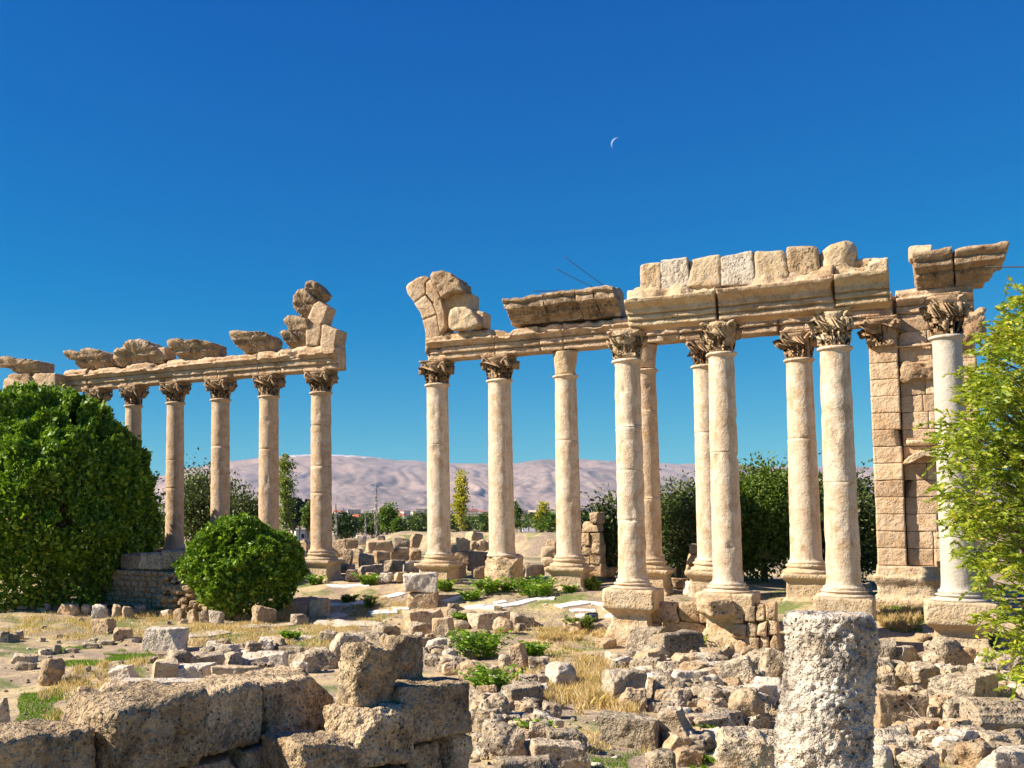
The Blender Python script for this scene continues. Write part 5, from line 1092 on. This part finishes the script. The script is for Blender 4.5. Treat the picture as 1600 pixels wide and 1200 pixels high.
# weeds
def weed(px, py, wpx, hpx, label, seed, mat='weed', n=None, grp='green weeds', fern=True):
    r_ = np.random.RandomState(seed); g = gp(px, py); k = g[1]/F; w = wpx*k; h = hpx*k; e = empty('weed_clump', g); tag(e, label, 'weed', grp); LC = []; LD = []; P = []
    n = n or int(max(10, wpx*1.0))
    for i in range(n):
        a = r_.uniform(0, 6.28); o = np.array([r_.uniform(-.5, .5)*w*.7, r_.uniform(-.4, .4)*w*.6, 0]); d = np.array([math.cos(a)*.5+o[0]/w*1.3, math.sin(a)*.5, 0]); L = h*r_.uniform(.5, 1.1); pts = []
        for t in np.linspace(0, 1, 9):
            p = o+d*L*t*t*1.0+np.array([0, 0, L*(t-.35*t*t)*1.35]); pts.append(p)
            if t > .12:
                sd = np.cross(d+1e-3, [0, 0, 1.]); sd /= np.linalg.norm(sd)+1e-6
                for q in (-1, 1): LC.append(p+sd*q*.05); LD.append(sd*q+d*.5+r_.normal(0, .3, 3))
        P.append(tube([pts[0], pts[4], pts[8]], .006, 3))
    V, Fs = merge(P); mk('stems', V, Fs, M[mat], e)
    V, Fq, t = leafmesh(np.array(LC), np.array(LD), r_.uniform(.08, .16, len(LC)), seed, .42); mk('leaves', V, Fq, M[mat], e, sm=False, attr=t)
for i, (a, b, w, h, l) in enumerate([(762, 926, 46, 26, 'bright green weeds at the foot of the broken pedestal'), (838, 932, 62, 32, 'largest bright green weed clump in the middle of the court'), (795, 924, 26, 16, 'low weeds joining the two green clumps by the broken pedestal'), (694, 923, 30, 18, 'green weeds right of the first right pedestal'), (576, 914, 30, 20, 'green weeds among the white boulders behind the gap'), (492, 913, 26, 16, 'green weeds at the foot of the last left pedestal'), (747, 1028, 72, 44, 'ferny clump behind the orange-tan squared block'), (768, 1086, 52, 46, 'ferny clump right of the loose wall blocks'),
 (922, 922, 32, 20, 'green weeds right of the cracked column pedestal'), (890, 925, 20, 12, 'tiny weeds at the foot of the cracked column pedestal'), (736, 937, 28, 16, 'thin weeds left of the long white strip'), (1256, 934, 42, 22, 'green weeds in front of the thick rear column pedestal'), (1415, 940, 28, 18, 'green weeds at the foot of the tall wall'), (1082, 1016, 30, 26, 'green sprig hanging over the flat-topped block'), (1062, 919, 24, 16, 'ferns beside the light low rock'), (722, 970, 26, 14, 'green tuft on the low ruined edge'), (578, 950, 16, 20, 'small spiky dark plant in the court'), (640, 915, 12, 10, 'tiny weeds left of the two-stone stack'), (1536, 1012, 44, 46, 'yellow-green weeds at the right foot of the grey column pedestal'), (1104, 1076, 24, 18, 'small weed in the heap left of the stump'), (1100, 1150, 20, 18, 'small weed beside the long low pitted stone'), (836, 1150, 40, 26, 'green weeds in the dark hollow by the slanting slab'), (905, 985, 44, 24, 'olive shrublet in front of the black floodlight'), (835, 1025, 34, 22, 'low green plant behind the upright block'), (665, 929, 14, 12, 'fern growing between the two stacked stones'), (1565, 1085, 30, 30, 'grassy weed behind the moulded block'), (545, 942, 22, 14, 'dry shrublet in the court'), (455, 1000, 24, 14, 'yellowish tuft in the left court')]):
    weed(a, b, w, h, l, 300+i, 'weed' if i not in (16, 22, 26) else 'mleaf')
# grass: blades
def grass(name, zones, mat, seed):
    r_ = np.random.RandomState(seed); V = []; 
    for poly, n, hmin, hmax, clump in zones:
        p = np.array(poly, float); a = [gp(*q) for q in p]; a = np.array(a)
        u, v = r_.random_sample(n), r_.random_sample(n)
        if clump:
            nc = max(3, n//90); cu, cv = r_.random_sample(nc), r_.random_sample(nc); ci = r_.randint(0, nc, n); u = np.clip(cu[ci]+r_.normal(0, .03, n), 0, 1); v = np.clip(cv[ci]+r_.normal(0, .045, n), 0, 1)
        q = a[0]*((1-u)*(1-v))[:, None]+a[1]*(u*(1-v))[:, None]+a[2]*(u*v)[:, None]+a[3]*((1-u)*v)[:, None]
        keep = vn(np.column_stack([q[:, :2]*.9, np.full(n, seed*3.1)]))+.35*vn(np.column_stack([q[:, :2]*3.3, np.full(n, seed*1.1)])) > (-.25 if not clump else -2)
        keep &= np.minimum(np.minimum(u, 1-u), np.minimum(v, 1-v)) > .20*(vn(np.column_stack([q[:, :2]*1.3, np.full(n, 5.)]))+.8)*(0 if clump else 1)
        q = q[keep]; hmin *= .62; hmax *= .62; m = len(q)
        q[:, 2] = terrain(q[:, 0], q[:, 1])-.01; h = r_.uniform(hmin, hmax, m); an = r_.uniform(0, 6.28, m); w = .006+h*.018
        side = np.stack([np.cos(an), np.sin(an), 0*an], -1)*w[:, None]; lean = np.stack([r_.normal(0, .35, m), r_.normal(0, .35, m), np.ones(m)], -1)*h[:, None]
        mid = q+lean*.55*np.array([.6, .6, 1.1]); V.append(np.stack([q-side, q+side, mid+side*.6, q+lean, mid-side*.6], 1))
    V = np.concatenate(V); n = len(V); i = np.arange(n*5).reshape(n, 5)
    tag(mk(name, V.reshape(-1, 3), i, M[mat], sm=False, attr=r_.random_sample(n)), kind='stuff')
grass('dry_grass', [([(850, 1050), (1000, 1040), (1000, 1130), (850, 1120)], 9000, .12, .45, 0), ([(830, 1040), (960, 1030), (950, 1110), (850, 1110)], 6000, .12, .45, 1), ([(790, 965), (950, 965), (950, 1040), (790, 1020)], 3500, .05, .2, 0), ([(840, 985), (960, 985), (940, 1000), (840, 1000)], 4000, .1, .35, 1), ([(0, 950), (520, 968), (500, 1010), (0, 1010)], 13000, .04, .15, 0), ([(0, 955), (330, 965), (300, 1000), (0, 1000)], 5000, .08, .28, 1), ([(290, 975), (520, 975), (520, 1015), (290, 1015)], 9000, .06, .22, 1),
 ([(220, 940), (480, 950), (480, 975), (220, 965)], 9000, .1, .45, 1), ([(500, 925), (640, 925), (640, 990), (500, 990)], 5000, .04, .18, 1), ([(1340, 935), (1470, 935), (1470, 1000), (1380, 1000)], 7000, .04, .22, 0), ([(1350, 955), (1440, 955), (1440, 985), (1380, 985)], 3000, .1, .4, 1), ([(1000, 1000), (1210, 1000), (1210, 1180), (1000, 1180)], 3000, .06, .25, 1), ([(1380, 1040), (1600, 1040), (1600, 1200), (1380, 1200)], 2500, .06, .25, 1), ([(740, 1040), (860, 1040), (860, 1190), (740, 1190)], 4000, .05, .3, 1), ([(60, 1060), (260, 1030), (260, 1120), (60, 1130)], 5000, .06, .28, 1), ([(860, 1110), (960, 1110), (960, 1200), (860, 1200)], 4000, .03, .15, 0), ([(680, 800), (930, 800), (930, 834), (680, 834)], 200, .1, .3, 0)], 'dry', 3)
grass('green_grass', [([(90, 1008), (262, 1004), (262, 1046), (70, 1060)], 22000, .04, .13, 0), ([(20, 1080), (120, 1062), (110, 1140), (10, 1140)], 9000, .04, .12, 0), ([(500, 930), (700, 925), (700, 975), (500, 975)], 9000, .03, .10, 0), ([(700, 925), (950, 925), (950, 1010), (700, 1010)], 9000, .03, .09, 0), ([(860, 1000), (960, 1000), (960, 1035), (820, 1035)], 5000, .03, .10, 0), ([(1350, 930), (1480, 930), (1480, 1005), (1370, 1005)], 16000, .04, .14, 0), ([(300, 985), (520, 985), (520, 1015), (300, 1015)], 8000, .04, .12, 0), ([(0, 960), (500, 965), (500, 1000), (0, 1000)], 6000, .03, .1, 1), ([(900, 1170), (1010, 1170), (1010, 1210), (900, 1210)], 2500, .03, .08, 0), ([(1060, 1150), (1140, 1150), (1140, 1200), (1060, 1200)], 2000, .03, .1, 1), ([(1000, 930), (1230, 920), (1230, 960), (1000, 960)], 2000, .03, .1, 1)], 'green', 4)
# dry twigs
for i, (px, py, n) in enumerate(((1462, 1158, 12), (155, 1062, 6), (1600, 1062, 8))):
    r_ = random.Random(i); g = gp(px, py); P = []
    for k in range(n):
        a = r_.uniform(0, 6.28); l = r_.uniform(.25, .7); P.append(tube([(0, 0, 0), (math.cos(a)*l*.5, math.sin(a)*l*.5, l*.35+.05), (math.cos(a)*l, math.sin(a)*l, l*r_.uniform(.1, .7))], [.008, .006, .003], 4))
    V, Fs = merge(P); tag(mk('dry_twigs', V, Fs, M['pbark'], None, loc=g), ('tangle of dry twigs on the tan block in the right rubble', 'few thorny dry twigs in the shaded left grass', 'dry stems under the yellow-green tree at the right edge')[i], 'twigs', 'dry twigs')

# ------------------------------------------------------------------ far things
def ftree(label, px, yb, yt, wpx, Y, seed, mat, shape='round', grp='far trees', name='far_tree', ncl=26, per=60, bark='bark'):
    k = Y/F; b = at(px, yb, Y); zb = float(terrain(b[0], b[1])); t = at(px, yt, Y)[2]; w = wpx*k/2
    if shape == 'poplar': rad = (w*.75, w*.75, (t-b[2])/2*.92); cs = w*.42
    elif shape == 'cone': rad = (w*.6, w*.6, (t-b[2])/2*.9); cs = w*.35
    else: rad = (w*.8, w*.8, (t-b[2])/2*.75); cs = w*.32
    return tree(name, label, (b[0], Y, min(zb, b[2])), (b[0], Y, (t+b[2])/2+(.0 if shape != 'round' else (t-b[2])*.06)), rad, ncl, per, k*3.6, seed, mat, bark, grp, cs, 'tree', w*.09 if shape != 'poplar' else w*.08, .6, .7)
PG = 'tall slim poplars beyond the ruin'
ftree('tallest yellow-green poplar, right of the fourth fully visible left column', 446, 842, 700, 24, 170, 1, 'poplar', 'poplar', PG, 'poplar_tree', 60, 60, 'pbark')
ftree('thin yellow-green poplar between the first two right columns', 721, 830, 730, 19, 200, 2, 'ypoplar', 'poplar', PG, 'poplar_tree', 46, 50, 'pbark')
ftree('grey-green poplar close right of the second right column', 808, 828, 776, 12, 260, 3, 'mleaf', 'poplar', PG, 'poplar_tree', 26, 50, 'pbark')
ftree('short bright yellow poplar left of the cracked column', 848, 828, 784, 15, 260, 4, 'ypoplar', 'poplar', PG, 'poplar_tree', 30, 60, 'pbark')
ftree('short yellowish tree left of the first front column', 940, 822, 790, 14, 260, 5, 'poplar', 'poplar', PG, 'poplar_tree', 20, 50, 'pbark')
def bare(label, px, yb, yt, wpx, Y, seed):
    r_ = np.random.RandomState(seed); k = Y/F; b = at(px, yb, Y); zb = float(terrain(b[0], Y)); H = at(px, yt, Y)[2]-zb; e = empty('bare_poplar', (b[0], Y, zb)); tag(e, label, 'tree', 'leafless poplars beyond the ruin')
    V, Fs = tube([(0, 0, 0), (.1, 0, H*.5), (0, 0, H)], [k*2.2, k*1.4, k*.25], 6); mk('trunk', V, Fs, M['pbark'], e); P = []
    for i in range(170):
        z = H*r_.uniform(.12, .90); a = r_.uniform(0, 6.28); l = wpx*k*.36*(1-(z/H)**3)*r_.uniform(.5, 1.1); P.append(tube([(0, 0, z), (math.cos(a)*l*.8, math.sin(a)*l*.8, z+l*1.2), (math.cos(a)*l, math.sin(a)*l, z+l*2.2)], [k*.5, k*.42, k*.25], 3))
    V, Fs = merge(P); mk('crown', V, Fs, M['pbark'], e)
bare('tall leafless poplar in the middle of the gap', 588, 838, 742, 12, 150, 1); bare('smaller leafless poplar just right of the last left column', 525, 842, 772, 12, 150, 2); bare('faint short leafless poplar left of the tall bare one', 571, 838, 790, 8, 160, 3)
CG = 'dark conifers beyond the ruin'
for i, (px, yt, w, l) in enumerate([(457, 770, 13, 'tall dark conifer right beside the tallest poplar'), (468, 776, 11, 'dark conifer in the middle of the conifer group'), (478, 772, 11, 'dark conifer closest to the last left column'), (493, 775, 14, 'dark conifer hidden mostly by the last left column')]): ftree(l, px, 822, yt, w, 220, 20+i, 'conif', 'cone', CG, 'conifer_tree', 24, 70)
ftree('round bright-green tree between the bare poplar and the first right column', 606, 842, 780, 30, 190, 31, 'mleaf', 'round', 'round trees beyond the gap', 'round_tree', 40, 90)
ftree('dark bush-like tree right of the last left column', 543, 850, 800, 38, 170, 32, 'far', 'round', 'round trees beyond the gap', 'round_tree', 40, 90)
ftree('yellowish round tree in the gap left of the dark small one', 624, 848, 806, 20, 180, 33, 'mleaf', 'round', 'round trees beyond the gap', 'round_tree', 26, 70)
ftree('dark round tree close left of the first right column', 649, 848, 810, 34, 180, 34, 'far', 'round', 'round trees beyond the gap', 'round_tree', 36, 80)
ftree('dark green tree between conifers and last left column', 481, 838, 782, 18, 200, 35, 'mleaf', 'round', 'round trees beyond the gap', 'round_tree', 26, 70)
protos = [ftree('small hazy green tree in the distant belt of trees around the town', 700, 828, 808, 22, 330, 40+i, m, 'round', 'distant belt of trees around the town', 'distant_tree', 22, 55) for i, m in enumerate(('far', 'mleaf', 'far', 'dleaf'))]
rt_ = random.Random(4)
for i in range(150):
    o = copy_tree(protos[i % 4]); Y = 230+900*rt_.random()**1.3; px = rt_.uniform(225, 960) if rt_.random() < .93 else rt_.uniform(960, 1560); p = at(px, 800, Y)
    if i % 2 and Y > 400: p = at(rt_.uniform(650, 940), 800, Y)
    zt = float(terrain(p[0], Y)); s = max(.25, ((797-rt_.uniform(800, 817))/F*Y-zt)/9.6); q_ = s*rt_.uniform(.9, 1.5)*1.1; o.scale = (q_, q_, s); o.location = (p[0], Y, zt); o.rotation_euler = (0, 0, rt_.uniform(0, 6))
for i, o in enumerate(protos): p = at(690+i*28, 800, 340+i*20); o.location = (p[0], p[1], float(terrain(p[0], p[1])))
def boxm(x0, x1, y0, y1, z0, z1):
    V = np.array([(x, y, z) for z in (z0, z1) for x, y in ((x0, y0), (x1, y0), (x1, y1), (x0, y1))]); return V, [(3, 2, 1, 0), (4, 5, 6, 7), (0, 1, 5, 4), (1, 2, 6, 5), (2, 3, 7, 6), (3, 0, 4, 7)]
def house(px, Y, w, d, h, label, wall='plaster', roof='flat', rz=0., grp='houses of the distant town', floors=2, zoff=0):
    p = at(px, 800, Y); e = empty('distant_house', (p[0], Y, float(terrain(p[0], Y))+zoff), rz); tag(e, label, 'house', grp)
    V, Fs = boxm(-w/2, w/2, 0, d, -2, h); mk('wall', V, Fs, M[wall], e, sm=False)
    if roof == 'flat': V, Fs = boxm(-w/2-.25, w/2+.25, -.25, d+.25, h, h+.3); mk('roof', V, Fs, M['concrete'], e, sm=False)
    else:
        V = np.array([(-w/2-.4, -.4, h), (w/2+.4, -.4, h), (w/2+.4, d+.4, h), (-w/2-.4, d+.4, h), (-w/4, d/2, h+w*.22), (w/4, d/2, h+w*.22)]); mk('roof', V, [(0, 1, 5, 4), (1, 2, 5), (2, 3, 4, 5), (3, 0, 4), (3, 2, 1, 0)], M['tile'], e, sm=False)
    n = max(2, int(w/3))
    for f in range(floors):
        for i in range(n):
            x = -w/2+w*(i+.5)/n; z = h*(f+.35)/floors; V, Fs = boxm(x-.45, x+.45, -.03, .1, z, z+1.2); mk('window', V, Fs, M['window'], e, sm=False)
    return e
e = house(484, 300, 8.2, 9, 7, 'white two-storey house with dark window openings just left of the last left column', 'plaster', 'flat', .15, None, 2, -1.0)
V, Fs = boxm(-9, -4.2, -1.5, 6, 3.2, 3.5); mk('balcony', V, Fs, M['plaster'], e, sm=False); 
for x in (-8.8, -6.5): V, Fs = boxm(x, x+.3, -1.4, -1.1, -2, 3.2); mk('balcony_post', V, Fs, M['plaster'], e, sm=False)
V, Fs = boxm(-8.8, -4.2, 2, 7, -2, 3.1); mk('wing', V, Fs, M['cream'], e, sm=False)
for x in (1., 2.6, 3.6): V, Fs = lathe([(.6, 0), (.62, .2), (.62, 1.1), (.5, 1.3), (.1, 1.4)], 12); mk('water_tank', V, Fs, M['tank'], e, loc=(x, 3, 7.3))
house(563, 230, 5, 6, 3.2, 'small white house with red roof in the trees in the middle of the gap', 'plaster', 'hip', .1, None, 1, -.5)
house(540, 560, 12, 9, 6, 'red roofed house high among the trees right of the last left column', 'cream', 'hip', .3, None)
house(556, 600, 14, 9, 9, 'tall tan house beside the red roofed one in the gap', 'cream', 'flat', -.2, None, 3)
house(630, 700, 20, 10, 7, 'long white houses row left of the first right column', 'plaster', 'flat', .1, None)
house(833, 420, 8, 7, 4, 'low house with reddish roof edge left of the bright yellow poplar', 'plaster', 'flat', .1, None, 1)
house(826, 600, 7, 7, 6, 'small bluish white house above the trees left of the yellow poplar', 'tank', 'flat', -.2, None)
house(740, 330, 7, 6, 3.4, 'low tan farmhouse close left of the second right column', 'cream', 'flat', .3, None, 1, 2)
p0 = house(712, 900, 11, 9, 7, 'tiny pale house in the hazy town spread along the foot of the mountains', 'plaster', 'flat', .2, 'tiny town houses', 2); p1 = house(736, 880, 12, 9, 6, 'tiny red roofed house in the hazy town spread along the foot of the mountains', 'cream', 'hip', -.2, 'tiny town houses with red roofs', 2); p2 = house(762, 980, 14, 10, 9, 'tiny tan house in the hazy town spread along the foot of the mountains', 'cream', 'flat', .4, 'tiny tan town houses', 2)
for i in range(130):
    o = copy_tree((p0, p1, p2, p0)[i % 4]); Y = rt_.uniform(750, 4200); px = rt_.uniform(500, 960) if i % 5 else rt_.uniform(230, 1560); p = at(px, 800, Y); s = rt_.uniform(.8, 1.5)*max(1, Y/1500); o.scale = (s, s, s*rt_.uniform(.8, 1.2)); o.location = (p[0], Y, float(terrain(p[0], Y))+(1.5 if Y < 1100 else 0)); o.rotation_euler = (0, 0, rt_.uniform(-.7, .7))
# ------------------------------------------------------------------ air
HZ = 610.
V, Fs = boxm(-14500, 16500, -70, 15500, -90, HZ)
m = bpy.data.materials.new('haze_air'); m.use_nodes = True; m.node_tree.nodes.remove(m.node_tree.nodes['Principled BSDF'])
pv = m.node_tree.nodes.new('ShaderNodeVolumePrincipled'); pv.inputs['Color'].default_value = (.36, .66, 1., 1); pv.inputs['Density'].default_value = 2.6e-5; pv.inputs['Anisotropy'].default_value = 0.
m.node_tree.links.new(pv.outputs[0], m.node_tree.nodes['Material Output'].inputs['Volume'])
hz = mk('haze', V, Fs, m, sm=False); tag(hz, kind='stuff')
